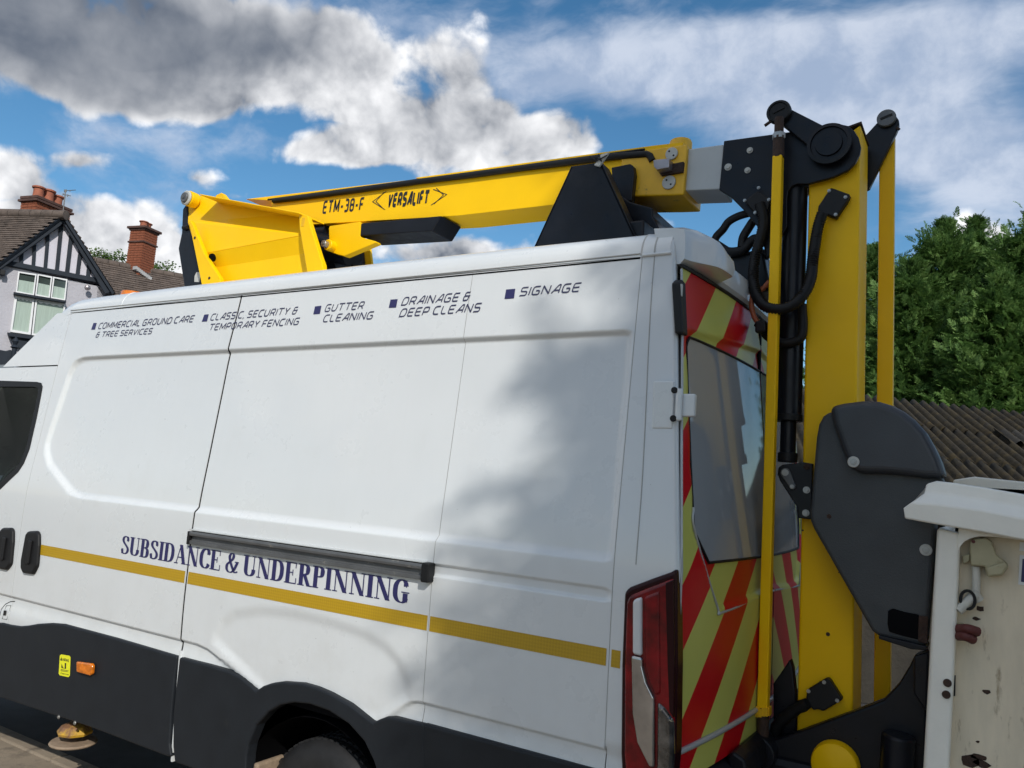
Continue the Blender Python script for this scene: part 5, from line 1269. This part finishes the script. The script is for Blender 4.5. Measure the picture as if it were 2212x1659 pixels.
# pivot pin at the top left
q = w3(m2, 208, 292, YP-.06)
MB().cyl(q+[0, .05, 0], q+[0, -.008, 0], .052, 28).build('pivot_boss', Yl, ped, smooth=40, bevel=.004)
MB().cyl(q+[-.006, -.008, 0], q+[-.006, -.024, 0], .050, 28).build('nylon_washer', M['washer'], ped, smooth=40, bevel=.006)
MB().cyl(q+[-.008, -.02, 0], q+[-.008, -.036, 0], .034, 28).build('pivot_pin', M['railgrey'], ped, smooth=40, bevel=.004)
bolt(q+[-.008, -.036, 0], .012, ped, M['railgrey'])
MB().prism([w3(m2, 440, 262, .84), w3(m2, 488, 240, .84), w3(m2, 505, 250, .84), w3(m2, 560, 320, .84), w3(m2, 440, 330, .84)], (0, .03, 0)).build('pivot_ear', Yl, ped, bevel=.004)
MB().prism([w3(m2, a, b, YP-.02) for a, b in [(178, 342), (150, 385), (142, 590), (113, 725), (116, 750)]]+[w3(m2, 215, 1045, YP-.02)+[0, 0, -.15], w3(m2, 390, 1020, YP-.02)+[0, 0, -.15]]+[w3(m2, a, b, YP-.02) for a, b in [(205, 485), (200, 420)]], (0, .5, 0)).build('front_cover', Bk, LIFT, bevel=.010, seg=3)
q = w3(m2, 285, 975, YP-.022); MB().prism([q+[-.03, 0, -.03], q+[.02, 0, -.035], q+[.025, 0, .03], q+[-.02, 0, .035], q+[-.035, 0, .01]], (0, .01, 0)).build('cover_tag', M['washer'], LIFT)
q = w3(m2, 178, 545, YP-.03); MB().cyl(q+[-.02, 0, 0], q+[.03, 0, .0], .016, 10).build('cover_catch', M['blackmatt'], LIFT)
# lift cylinder, its lug and the black box under the boom
plate('cylinder_lug', K(m2, [(1425, 552), (1432, 530), (1690, 492), (1702, 500), (1698, 622), (1712, 630), (1832, 662), (1836, 676), (1560, 792), (1500, 778), (1448, 760), (1430, 740)]), .84, .05, Yl, LIFT, .004)
plate('cylinder_lug', K(m2, [(1480, 560), (1690, 500), (1698, 640), (1650, 770), (1610, 900), (1480, 960), (1500, 780)]), 1.06, .05, Yl, LIFT, .004)
q = at(*m2(1460, 712), .84); MB().cyl(q+[0, .02, 0], q+[0, -.045, 0], .034, 24).build('lug_boss', Yl, LIFT, smooth=40, bevel=.004); MB().cyl(q+[-.006, -.04, 0], q+[-.006, -.075, 0], .021, 20).build('lug_pin', M['steel'], LIFT, smooth=40, bevel=.003); bolt(q+[-.006, -.075, 0], .009, LIFT)
a = at(*m2(1290, 690), .93); b = at(*m2(1640, 770), .93); MB().cyl(a+(a-b)*.8, b, .085, 28).build('lift_cylinder', M['black'], LIFT, smooth=40)
a = at(*m2(1290, 850), .98); b = at(*m2(1540, 830), .98); MB().cyl(a+(a-b)*.6, b, .07, 24).build('lift_cylinder', M['black'], LIFT, smooth=40)
a = at(*m2(1290, 600), .95); b = at(*m2(1440, 590), .95); MB().cyl(a+(a-b), b, .06, 24).build('lift_cylinder', M['black'], LIFT, smooth=40)
P = catmull([at(*m2(a, b), .95) for a, b in [(1560, 850), (1605, 862), (1632, 880), (1625, 930)]], 6); MB().tube(P, .010, 8).build('hydraulic_hose', M['rubber'], LIFT, smooth=60)
bx_ = plate('valve_box', K(k2, [(306, 524), (742, 483), (690, 567), (300, 593)]), YB-.04, .20, Bk, LIFT, .006, 3)
for a, b in ((400, 600), (612, 588)):
    q = at(*k2(a, b), YB+.03); q2 = q.copy(); bolt(q2+[0, 0, .012], .009, bx_, M['blackmatt'], ax=(0, 0, -1))
# boom rest: tapered black plates either side with a cross plate
def rest(y, par, nm):
    return plate(nm, K(k2, [(1452, 214), (1612, 190)])+[(1366+8, 502+12), (1366+8, 560), (1157-8, 560), (1150, 541)], y, .02, Bk, par, .003)
rs = rest(.60, LIFT, 'boom_rest')
A_, B_ = at(*k2(1614, 190), .60), at(1374, 514, .60)
MB().prism([A_, B_, B_+[0, .09, 0], A_+[0, .09, 0]], (-.012, 0, 0)).build('rest_flange', Bk, rs, bevel=.002)
A_, B_ = at(*k2(1450, 214), .60), at(1150, 541, .60)
MB().prism([A_, B_, B_+[0, .09, 0], A_+[0, .09, 0]], (.012, 0, 0)).build('rest_flange', Bk, rs, bevel=.002)
A_ = at(*k2(1540, 300), .60); MB().box((A_[0]+.10, 1.0, 2.98), (.35, .75, .10)).build('rest_crossbar', Bk, rs, bevel=.01)
plate('rest_cradle', K(m3, [(1010, 480), (1180, 600), (1400, 660), (1400, 740), (1470, 870), (1200, 910), (1100, 700)]), .80, .40, Bk, LIFT, .006)
plate('rest_cradle', K(m3, [(1400, 745), (1545, 868), (1545, 905), (1400, 905)]), .95, .2, M['alu'], LIFT, .006)
q = at(*m3(895, 195), .585); mb = MB()
mb.prism([q+[-.03, 0, -.02], q+[-.005, 0, -.03], q+[.04, 0, .03], q+[.0, 0, .025]], (0, .012, 0)); mb.build('worn_corner_wrap', M['washer'], LIFT)
mb = MB()
for (a, b, c, d_) in ((840, 215, 960, 150), (860, 170, 905, 205), (875, 140, 905, 210), (795, 165, 845, 195)): mb.tube([at(*m3(a, b), .58), at(*m3(c, d_), .58)], .003, 5)
mb.build('cable_tie', M['blackmatt'], LIFT)
# knuckle at the rear: plates, levers, pins
YK_ = .862
kn = plate('knuckle_plate', K(k3, [(645, 376), (1015, 326), (1200, 300), (1400, 262), (1490, 254), (1545, 266), (1590, 300), (1622, 350), (1640, 420), (1632, 470), (1600, 535), (1545, 592), (1440, 640), (1350, 665), (1255, 690), (1180, 690), (1140, 705), (1112, 740), (1105, 800), (1105, 1000), (960, 1240), (900, 1015), (800, 890), (700, 790), (650, 760), (610, 732)]), YK_, .02, Bk, LIFT, .004)
plate('knuckle_plate', K(k3, [(760, 400), (1400, 280), (1600, 330), (1640, 420), (1590, 560), (1300, 700), (1250, 775), (1235, 780), (1210, 880), (1182, 890), (1165, 1110), (1000, 1200), (930, 1015), (800, 860)]), 1.14, .02, Bk, LIFT, .004)
def hull(conv, c0, r0, c1, r1, n=14):
    c0 = np.array(c0, float); c1 = np.array(c1, float); d = c1-c0; L = np.linalg.norm(d); th = math.atan2(d[1], d[0]); al = math.acos((r0-r1)/L)
    out = [c0+r0*np.array([math.cos(a), math.sin(a)]) for a in np.linspace(th+al, th+2*math.pi-al, n)]+[c1+r1*np.array([math.cos(a), math.sin(a)]) for a in np.linspace(th-al, th+al, n)]
    return [conv(*p) for p in out]
lv = plate('lever', hull(k3, (1056, 175), 60, (1410, 402), 102), YK_-.030, .026, Bk, LIFT, .004)
q = at(*k3(1410, 402), YK_-.030)
MB().lathe([(.088, 0), (.088, .012), (.074, .014), (.072, .006), (.055, .006), (.053, .016), (0, .017)], q, (0, -1, 0), 40).build('pivot_ring', Bk, lv, smooth=40)
q = at(*k3(1050, 178), YK_-.030); MB().lathe([(.052, 0), (.052, .02), (.048, .026), (.040, .027), (.038, .022), (0, .022)], q, (0, -1, 0), 32).build('lever_pin', M['blackmatt'], lv, smooth=40)
MB().box(q+[0, -.024, .006], (.05, .006, .012), [[.94, 0, .34], [0, 1, 0], [-.34, 0, .94]]).build('pin_slot', M['blackmatt'], lv)
MB().tube([q+[-.03, -.03, -.045], q+[-.055, -.03, -.06]], .007, 8).build('grease_nipple', M['rust'], lv)
fl_ = plate('lever', K(k3, [(1690, 318), (1800, 198), (1830, 182), (1862, 180), (1895, 195), (1915, 225), (1918, 258), (1905, 300), (1700, 722), (1600, 760), (1500, 500)]), 1.17, .03, Bk, LIFT, .004)
q = at(*k3(1828, 222), 1.17); MB().cyl(q, q+[0, -.02, 0], .040, 28).build('lever_pin', M['railgrey'], fl_, smooth=40, bevel=.004); MB().tube([at(*k3(1900, 280), 1.16), at(*k3(1920, 296), 1.16)], .006, 8).build('grease_nipple', M['rust'], fl_)
MB().box(q+[0, -.021, .004], (.05, .004, .010), [[.96, 0, .28], [0, 1, 0], [-.28, 0, .96]]).build('pin_slot', M['blackmatt'], fl_)
for (a, b, r) in ((835, 447, .011), (677, 568, .013), (818, 592, .011)): bolt(at(*k3(a, b), YK_), r, kn, M['washer'], t=.01)
# mast
x0, x1 = -.672, -.468
ms = MB().prism([(x0, .90, .86), (x1, .90, .93), (x1, .90, 3.435), (x0, .90, 3.30)], (0, .235, 0)).build('mast', Yl, LIFT, bevel=.010, seg=3)
MB().prism([(x0+.06, .895, 3.405), (x1+.004, .895, 3.437), (x1+.004, .895, 3.445), (x0+.06, .895, 3.412)], (0, .245, 0)).build('mast_cap', M['rust'], ms)
for a, b, r_ in ((283, 1085, .008), (175, 640, .004), (330, 820, .003), (250, 1290, .004)): disc('paint_chip', at(*k6(a, b), .8995), r_, .0006, M['rust'], ms, n=9)
# levelling rods
def rod(x, y, z0, z1, name, w=.040):
    o = MB().box((x, y, (z0+z1)/2), (w, .045, z1-z0)).build(name, Yl, LIFT, bevel=.005, seg=2)
    return o
xr = -.2360*3.285
rd = rod(xr, .785, 1.035, 3.295, 'levelling_rod')
MB().cyl((xr, .785, 3.29), (xr, .785, 3.385), .024, 18).build('rusty_thread', M['rust'], rd, smooth=40); MB().cyl((xr, .785, 3.375), (xr, .785, 3.40), .027, 6).build('lock_nut', M['steel'], rd); MB().cyl((xr, .785, 3.40), (xr, .785, 3.47), .02, 12).build('rod_eye', M['rust'], rd)
MB().cyl((xr, .785, .93), (xr, .785, 1.04), .023, 18).build('rusty_thread', M['rust'], rd, smooth=40)
rng_ = random.Random(4); mb = MB()
for i in range(14):
    a = 2*math.pi*i/14; mb.box((xr+.0215*max(-1, min(1, 1.3*math.cos(a))), .785+.024*max(-1, min(1, 1.3*math.sin(a))), 1.033-rng_.random()*.022), (.012, .012, .03))
mb.build('flaking_paint', M['yellow_worn'], rd)
q = np.array([xr-.004, .785, .875]); MB().cyl(q+[0, .05, 0], q+[0, -.05, 0], .062, 28).build('lower_pin_boss', Bk, LIFT, smooth=40, bevel=.006); MB().cyl(q+[0, -.05, 0], q+[0, -.062, 0], .035, 24).build('lower_pin', M['rust'], LIFT, smooth=40, bevel=.004)
xf = -.1072*3.72; rod(xf, 1.22, .95, 3.50, 'levelling_rod', .062)
# tilt cylinder between boom and mast
def vx(conv, a, b, y): return at(*conv(a, b), y)
c_t = vx(k4, 1005, -200, .93); c_b = vx(k4, 1003, 1095, .93)
ty = MB().cyl((c_b[0], .93, c_b[2]), (c_b[0]+.005, .93, c_t[2]+.15), .052, 32).build('tilt_cylinder', M['black'], LIFT, smooth=40)
MB().cyl((c_b[0], .93, c_b[2]+.0), (c_b[0], .93, c_b[2]+.03), .056, 32).build('gland', M['blackmatt'], ty, smooth=40, bevel=.004)
e_ = vx(k4, 1003, 1345, .93); MB().cyl((c_b[0], .93, e_[2]), (c_b[0], .93, c_b[2]), .032, 24).build('piston_rod', M['black'], ty, smooth=40); MB().cyl((c_b[0], .93, e_[2]-.01), (c_b[0], .93, e_[2]+.03), .040, 24).build('rod_end', M['blackmatt'], ty, smooth=40, bevel=.003)
MB().tube(catmull([vx(k4, a, b, .95) for a, b in [(1068, 840), (1072, 930), (1062, 985), (1058, 1000)]], 5), .010, 8).build('feed_pipe', M['rubber'], ty, smooth=60)
cv = plate('clevis', K(m7, [(272, 565), (300, 545), (405, 535), (415, 527), (498, 540), (490, 905), (400, 895), (398, 830), (285, 655), (268, 610)]), .845, .03, Bk, LIFT, .006)
plate('link_plate', hull(m7, (318, 600), 32, (366, 690), 20), .835, .012, M['railgrey'], cv, .003)
bolt(at(*m7(318, 598), .835), .011, cv, M['steel']); bolt(at(*m7(362, 690), .835), .007, cv, M['steel'])
for a, b in ((458, 712), (453, 862)): bolt(at(*m7(a, b), .845), .011, cv, M['steel'], t=.012)
bolt(at(*m7(460, 560), .845), .011, cv, M['rust'])
# junction boxes and corrugated hoses
def jbox(conv, pts, y, t, bolts):
    o = plate('hose_clamp_box', K(conv, pts), y, t, M['blackmatt'], LIFT, .006, 3)
    for a, b in bolts: bolt(at(*conv(a, b), y), .0058, o, M['steel'])
jbox(k3, [(1420, 714), (1562, 764), (1548, 800), (1458, 936), (1440, 930), (1325, 884), (1330, 850)], .865, .036, [(1410, 740), (1528, 786), (1457, 912)])
jbox(k3, [(888, 738), (985, 800), (960, 880), (868, 900), (792, 812)], .835, .03, [(898, 718), (797, 810), (972, 804), (872, 898)])
jbox(m8, [(800, 855), (825, 850), (845, 870), (955, 1040), (940, 1055), (790, 1145), (770, 1145), (735, 1130), (690, 1140), (625, 1050), (635, 955)], .86, .04, [(650, 966), (790, 885), (908, 1050)])
def hose(conv, pts, y, r, name='corrugated_hose', pit=.011):
    P = catmull([at(*conv(a, b), yy) for (a, b), yy in zip(pts, y if hasattr(y, '__len__') else [y]*len(pts))], 10)
    Q = [P[0]]; acc = 0; step = pit/2; cur = P[0]
    for i in range(1, len(P)):
        seg = np.linalg.norm(P[i]-P[i-1]); d0 = 0
        while acc+seg-d0 >= step:
            d0 += step-acc; acc = 0; Q.append(P[i-1]+(P[i]-P[i-1])*(d0/seg))
        acc += seg-d0
    R = [r if k % 2 else r*.84 for k in range(len(Q))]
    MB().tube(Q, R, 14).build(name, M['rubber'], LIFT, smooth=70)
hose(k3, [(905, 830), (930, 930), (928, 1010), (900, 1120), (872, 1230), (860, 1350), (868, 1450), (900, 1530), (960, 1585), (1060, 1598), (1150, 1565), (1225, 1490), (1275, 1380), (1290, 1250), (1310, 1110), (1330, 1000), (1365, 890)], [.83]*5+[.82, .80, .78, .77, .77, .78, .80, .82, .84, .845, .845, .845], .024)
hose(m8, [(640, 1075), (540, 1130), (430, 1210), (360, 1290), (340, 1400)], [.84, .85, .86, .87, .88], .024, 'smooth_hose', .05)
def cable(conv, pts, y, r, m=None, name='cable'):
    MB().tube(catmull([at(*conv(a, b), y) for a, b in pts], 8), r, 10).build(name, m or M['rubber'], LIFT, smooth=60)
cable(k3, [(575, 1130), (590, 1075), (640, 1020), (680, 965), (750, 925), (840, 900), (900, 900)], .92, .018)
cable(k3, [(775, 1150), (785, 1080), (825, 1010), (860, 960), (900, 930)], .93, .020)
cable(k3, [(640, 1180), (720, 1185), (790, 1165), (840, 1110), (880, 1090), (950, 1110)], .93, .022)
cable(k3, [(545, 1110), (600, 1140), (700, 1200), (800, 1220), (960, 1200)], .98, .024)
cable(k4, [(770, 250), (762, 330), (775, 400), (800, 445)], .80, .011, M['orangehose'], 'orange_cable'); cable(k4, [(770, 250), (830, 230), (880, 180)], .84, .011, M['orangehose'], 'orange_cable')
cable(k4, [(800, 450), (840, 490), (870, 540), (960, 580), (1060, 565), (1095, 500), (1090, 330)], .86, .020)
q = at(*k4(825, 478), .80); MB().box(q, (.045, .04, .05)).build('cable_joint', M['blackmatt'], LIFT, bevel=.008)
cable(k3, [(1140, 1140), (1165, 1165), (1160, 1250), (1145, 1330)], .95, .009)
plate('bulkhead_box', K(k3, [(700, 1200), (930, 1180), (960, 1330), (990, 1460), (850, 1480), (640, 1330)]), .95, .18, Bk, LIFT, .01)
# charcoal guard beside the bucket with its rounded hood
YG = .70
gd = plate('guard', K(k6, [(292, 130), (262, 150), (243, 185), (233, 240), (205, 565), (208, 600), (222, 635), (470, 1070), (500, 1096), (620, 1120), (705, 1140), (745, 640), (745, 560), (780, 420), (600, 250), (400, 160)]), YG+.03, .14, M['guard'], LIFT, .014, 3)
plate('torn_edge', K(k6, [(540, 985), (560, 975), (610, 990), (672, 1002), (675, 1110), (600, 1092), (545, 1075), (538, 1040)]), YG+.022, .01, M['inner'], gd, .004)
plate('torn_edge', K(k6, [(672, 1005), (712, 1010), (708, 1130), (668, 1115)]), YG+.021, .01, M['rust'], gd, .002)
hd = plate('hood', K(k6, [(286, 108), (350, 93), (430, 83), (500, 86), (560, 104), (610, 130), (655, 165), (700, 215), (740, 285), (765, 340), (790, 418), (700, 416), (620, 405), (520, 396), (430, 395), (395, 388), (372, 365), (340, 290), (305, 190)]), YG-.02, .20, M['hood'], LIFT, .034, 5)
for a, b, rr in ((393, 347, .018), (703, 724, .018)):
    q = at(*k6(a, b), YG-.02 if b < 500 else YG+.03); disc('guard_washer', q, rr*1.15, .006, M['washer'], gd, n=24, bevel=.001); bolt(q+[0, -.005, 0], rr*.55, gd, M['steel'], n=16)
disc('rust_spot', at(*k6(288, 580), YG+.03), .009, .0015, M['rust'], gd, n=10)
plate('guard_foot', K(k6, [(500, 1090), (705, 1138), (708, 1155), (640, 1150), (500, 1105)]), YG+.0, .14, Bk, LIFT, .003)
# black swing arm below, with its yellow boss and polished cylinder
ar = plate('swing_arm', K(k6, [(30, 1545), (150, 1507), (395, 1416), (520, 1368), (585, 1300), (630, 1225), (655, 1175), (712, 1148), (700, 1800), (-20, 1800)]), .80, .06, Bk, LIFT, .01, 3)
q = at(*k6(318, 1640), .80); MB().lathe([(.085, 0), (.085, .03), (.080, .045), (.06, .055), (0, .058)], q, (0, -1, 0), 36).build('arm_boss', Yl, ar, smooth=40)
a = at(*k6(585, 1515), .74); MB().cyl(a+[-.02, 0, -.4], a, .055, 30).build('slew_cylinder', M['black'], ar, smooth=40, bevel=.01)
plate('arm_gusset', K(k6, [(650, 1180), (715, 1160), (705, 1420), (650, 1340)]), .73, .05, Bk, ar, .006)
MB().prism([at(*m8(a, b), .90) for a, b in [(330, 900), (480, 680), (505, 760), (540, 1100), (540, 1350), (330, 1500)]], (0, .05, 0)).build('arm_bracket', Bk, ar, bevel=.006)
MB().box((-.60, 1.05, .72), (.55, .55, .30)).build('lower_carriage', Bk, LIFT, bevel=.03)

# ================================================================== the bucket
YBK = .60
BUCKET = thing('work_bucket', 'weathered white fibreglass work bucket at the lower right, behind the charcoal guard', 'bucket', (.15, .95, .80))
def bk(conv, a, b, y): return at(*conv(a, b), y)
tl_, bl_ = bk(k6, 750, 628, YBK), bk(k6, 690, 1660, YBK); tr_, br_ = bk(k6, 852, 652, YBK), bk(k6, 802, 1660, YBK)
xr1 = float(at(*k6(1500, 550), YBK)[0])-.02; zb = .78
def ext(a, b, z): return a+(b-a)*((z-a[2])/(b[2]-a[2]))
# corner column, then the recessed liner, then the far walls
lo, ro = ext(tl_, bl_, zb), ext(tr_, br_, zb)
lo2 = tl_+(lo-tl_)*-.04
MB().prism([tl_, tr_, ro, lo], (0, .09, 0)).build('corner_column', M['bucket'], BUCKET, bevel=.014, seg=4)
rc = YBK+.085
MB().prism([tr_+[-.03, .0, .0], np.array([xr1, YBK, tr_[2]]), np.array([xr1, YBK, zb]), ro+[-.03, 0, 0]], (0, .012, 0)).build('step_recess_panel', M['bucket_in'], BUCKET).location.y = .075
ap = BUCKET
# arched head of the recess
pts = [(850, 655), (843, 730), (848, 715), (862, 695), (885, 678), (915, 668), (960, 664), (1123, 680), (1400, 720), (1400, 640), (850, 600)]
MB().prism([bk(k6, a, b, YBK+.002) for a, b in [(842, 740), (848, 712), (866, 690), (895, 674), (930, 666), (1000, 668), (1123, 684), (1500, 730), (1500, 640), (842, 625)]], (0, .085, 0)).build('recess_head', M['bucket'], BUCKET, bevel=.006, seg=3)
MB().prism([(xr1, YBK, zb), (xr1+.03, YBK, zb), (xr1+.06, YBK, 1.80), (xr1+.02, YBK, 1.80)], (0, .70, 0)).build('far_end_wall', M['bucket'], BUCKET, bevel=.01)
MB().prism([lo+[0, .08, 0], lo+[0, .70, 0], tl_+[0, .70, .0], tl_+[0, .08, .0]], (.025, 0, 0)).build('near_end_wall', M['bucket'], BUCKET, bevel=.008)
MB().prism([(lo[0], YBK+.68, zb), (xr1, YBK+.68, zb), (xr1, YBK+.68, 1.96), (tl_[0], YBK+.68, 1.96)], (0, .025, 0)).build('rear_wall', M['bucket'], BUCKET, bevel=.008)
MB().box(((lo[0]+xr1)/2, YBK+.38, zb+.02), (xr1-lo[0], .60, .03)).build('bucket_floor', M['bucket_in'], BUCKET)
# rim: outer flange, rising to the upper lip
def lip():
    F1 = [bk(k6, a, b, YBK-.055) for a, b in [(607, 545), (612, 590), (745, 614), (930, 645), (1123, 682), (1500, 752)]]
    lf = [bk(k6, 607, 545, YBK-.055), bk(k6, 640, 520, YBK-.055), bk(k6, 760, 530, YBK-.055), bk(k6, 930, 552, YBK-.055), bk(k6, 1123, 590, YBK-.055), bk(k6, 1500, 660, YBK-.055)]
    up = [bk(k6, 690, 482, YBK-.01), bk(k6, 712, 476, YBK-.01), bk(k6, 800, 487, YBK-.01), bk(k6, 940, 508, YBK-.01), bk(k6, 1123, 540, YBK-.01), bk(k6, 1500, 606, YBK-.01)]
    tp = [bk(k6, 705, 442, YBK+.0), bk(k6, 745, 430, YBK+.0), bk(k6, 830, 440, YBK+.0), bk(k6, 950, 458, YBK+.0), bk(k6, 1123, 488, YBK+.0), bk(k6, 1500, 550, YBK+.0)]
    ib = [p+[0.0, .06, .004] for p in tp]; ic = [p+[0, .06, -.12] for p in tp]
    V = []; rows_ = [[p+[0, .06, .0] for p in F1], F1, lf, up, tp, ib, ic]; n = 6
    for r_ in rows_: V += r_
    F = [(i*n+k, i*n+k+1, (i+1)*n+k+1, (i+1)*n+k) for i in range(len(rows_)-1) for k in range(n-1)]
    F.append(tuple(i*n for i in range(len(rows_)))); o = MB().add(V, F).build('rim', M['bucket'], BUCKET, smooth=28, bevel=.007, seg=3); return o, tp
rim, tp = lip()
a = bk(k6, 820, 424, YBK+.68); b = bk(k6, 910, 410, YBK+.68); c = bk(k6, 1123, 432, YBK+.68); d_ = bk(k6, 1500, 470, YBK+.68)
MB().prism([a, b, c, d_, d_+[0, 0, -.3], a+[0, 0, -.3]], (0, .03, 0)).build('rear_rim', M['bucket'], BUCKET, bevel=.006)
# fittings in the recess: beige outlet, white pipes, dark red grip, bolts, sticker
YR = YBK+.02
ol = MB().prism([bk(k6, a, b, YR) for a, b in [(890, 690), (905, 678), (960, 672), (985, 690), (1005, 745), (1055, 785), (1056, 800), (1030, 835), (965, 840), (955, 795), (895, 790)]], (0, .05, 0)).build('outlet_box', M['beige'], BUCKET, bevel=.008, seg=3)
MB().prism([bk(k6, a, b, YR-.012) for a, b in [(960, 800), (1040, 775), (1056, 790), (1030, 832), (968, 838)]], (0, .05, 0)).build('outlet_mouth', M['beige'], ol, bevel=.006)
disc('outlet_screw', bk(k6, 906, 688, YR), .006, .003, M['redgrip'], ol, n=10)
MB().prism([bk(k6, a, b, YR+.02) for a, b in [(858, 748), (892, 742), (892, 770), (862, 785)]], (0, .03, 0)).build('outlet_bracket', M['beige'], ol, bevel=.003)
pp = MB().tube([bk(k6, 918, 795, YR+.03), bk(k6, 918, 925, YR+.03)], .013, 14).build('conduit', M['pipe'], BUCKET, smooth=50)
MB().tube([bk(k6, 915, 915, YR+.02), bk(k6, 840, 985, YR-.0)], .016, 14).build('conduit', M['pipe'], BUCKET, smooth=50)
MB().tube([bk(k6, 900, 905, YR+.02), bk(k6, 930, 940, YR+.03)], .017, 14).build('conduit_elbow', M['pipe'], pp, smooth=50)
c = bk(k6, 882, 938, YR+.0); MB().tube([c+np.array([.030*math.cos(t)*.7, 0, .030*math.sin(t)]) for t in np.linspace(0, 6.283, 20)], .005, 6).build('hose_clip', M['rubber'], BUCKET, smooth=60)
for (a, b, c_, d_) in ((840, 1062, 925, 1075), (842, 1092, 905, 1108)): MB().tube(catmull([bk(k6, a, b, YR), bk(k6, (a+c_)/2, (b+d_)/2-6, YR-.03), bk(k6, c_, d_, YR-.01)], 5), .016, 10).build('red_grip', M['redgrip'], BUCKET, smooth=50)
MB().prism([bk(k6, a, b, YR) for a, b in [(832, 1040), (865, 1040), (870, 1110), (835, 1112)]], (0, .03, 0)).build('grip_bracket', M['beige'], BUCKET, bevel=.004)
for a, b in ((795, 1293), (790, 1343)): disc('rusty_bolt', bk(k6, a, b, YBK), .013, .008, M['rust'], BUCKET, n=20, bevel=.002)
MB().prism([bk(k6, a, b, YBK+.07) for a, b in [(820, 1262), (830, 1262), (828, 1350), (820, 1350)]], (0, .01, 0)).build('hinge_strip', M['rubber'], BUCKET)
st_ = MB().prism([bk(k6, a, b, YBK+.071) for a, b in [(1105, 745), (1300, 770), (1300, 900), (1098, 872)]], (0, .003, 0)).build('sticker', M['upvc'], BUCKET, bevel=0)
MB().prism([bk(k6, a, b, YBK+.069) for a, b in [(1117, 762), (1300, 785), (1300, 885), (1110, 860)]], (0, .001, 0)).build('sticker_print', M['navy'], st_)
MB().prism([bk(k6, a, b, YBK+.071) for a, b in [(1105, 690), (1300, 710), (1300, 740), (1103, 728)]], (0, .003, 0)).build('sticker', M['upvc'], BUCKET)
rng_ = random.Random(8)
for (a, b, s) in ((965, 1332, .012), (935, 975, .014), (918, 1018, .010), (925, 1546, .006), (900, 1630, .03), (940, 1640, .022), (930, 1612, .02)):
    q = bk(k6, a, b, YBK+.0735)
    V = [q+np.array([math.cos(t)*s*rng_.uniform(.7, 1.5), 0, math.sin(t)*s*rng_.uniform(.4, .8)]) for t in np.linspace(0, 6.283, 9)[:-1]]
    MB().prism(V, (0, .002, 0)).build('rust_stain', M['rust'], BUCKET)
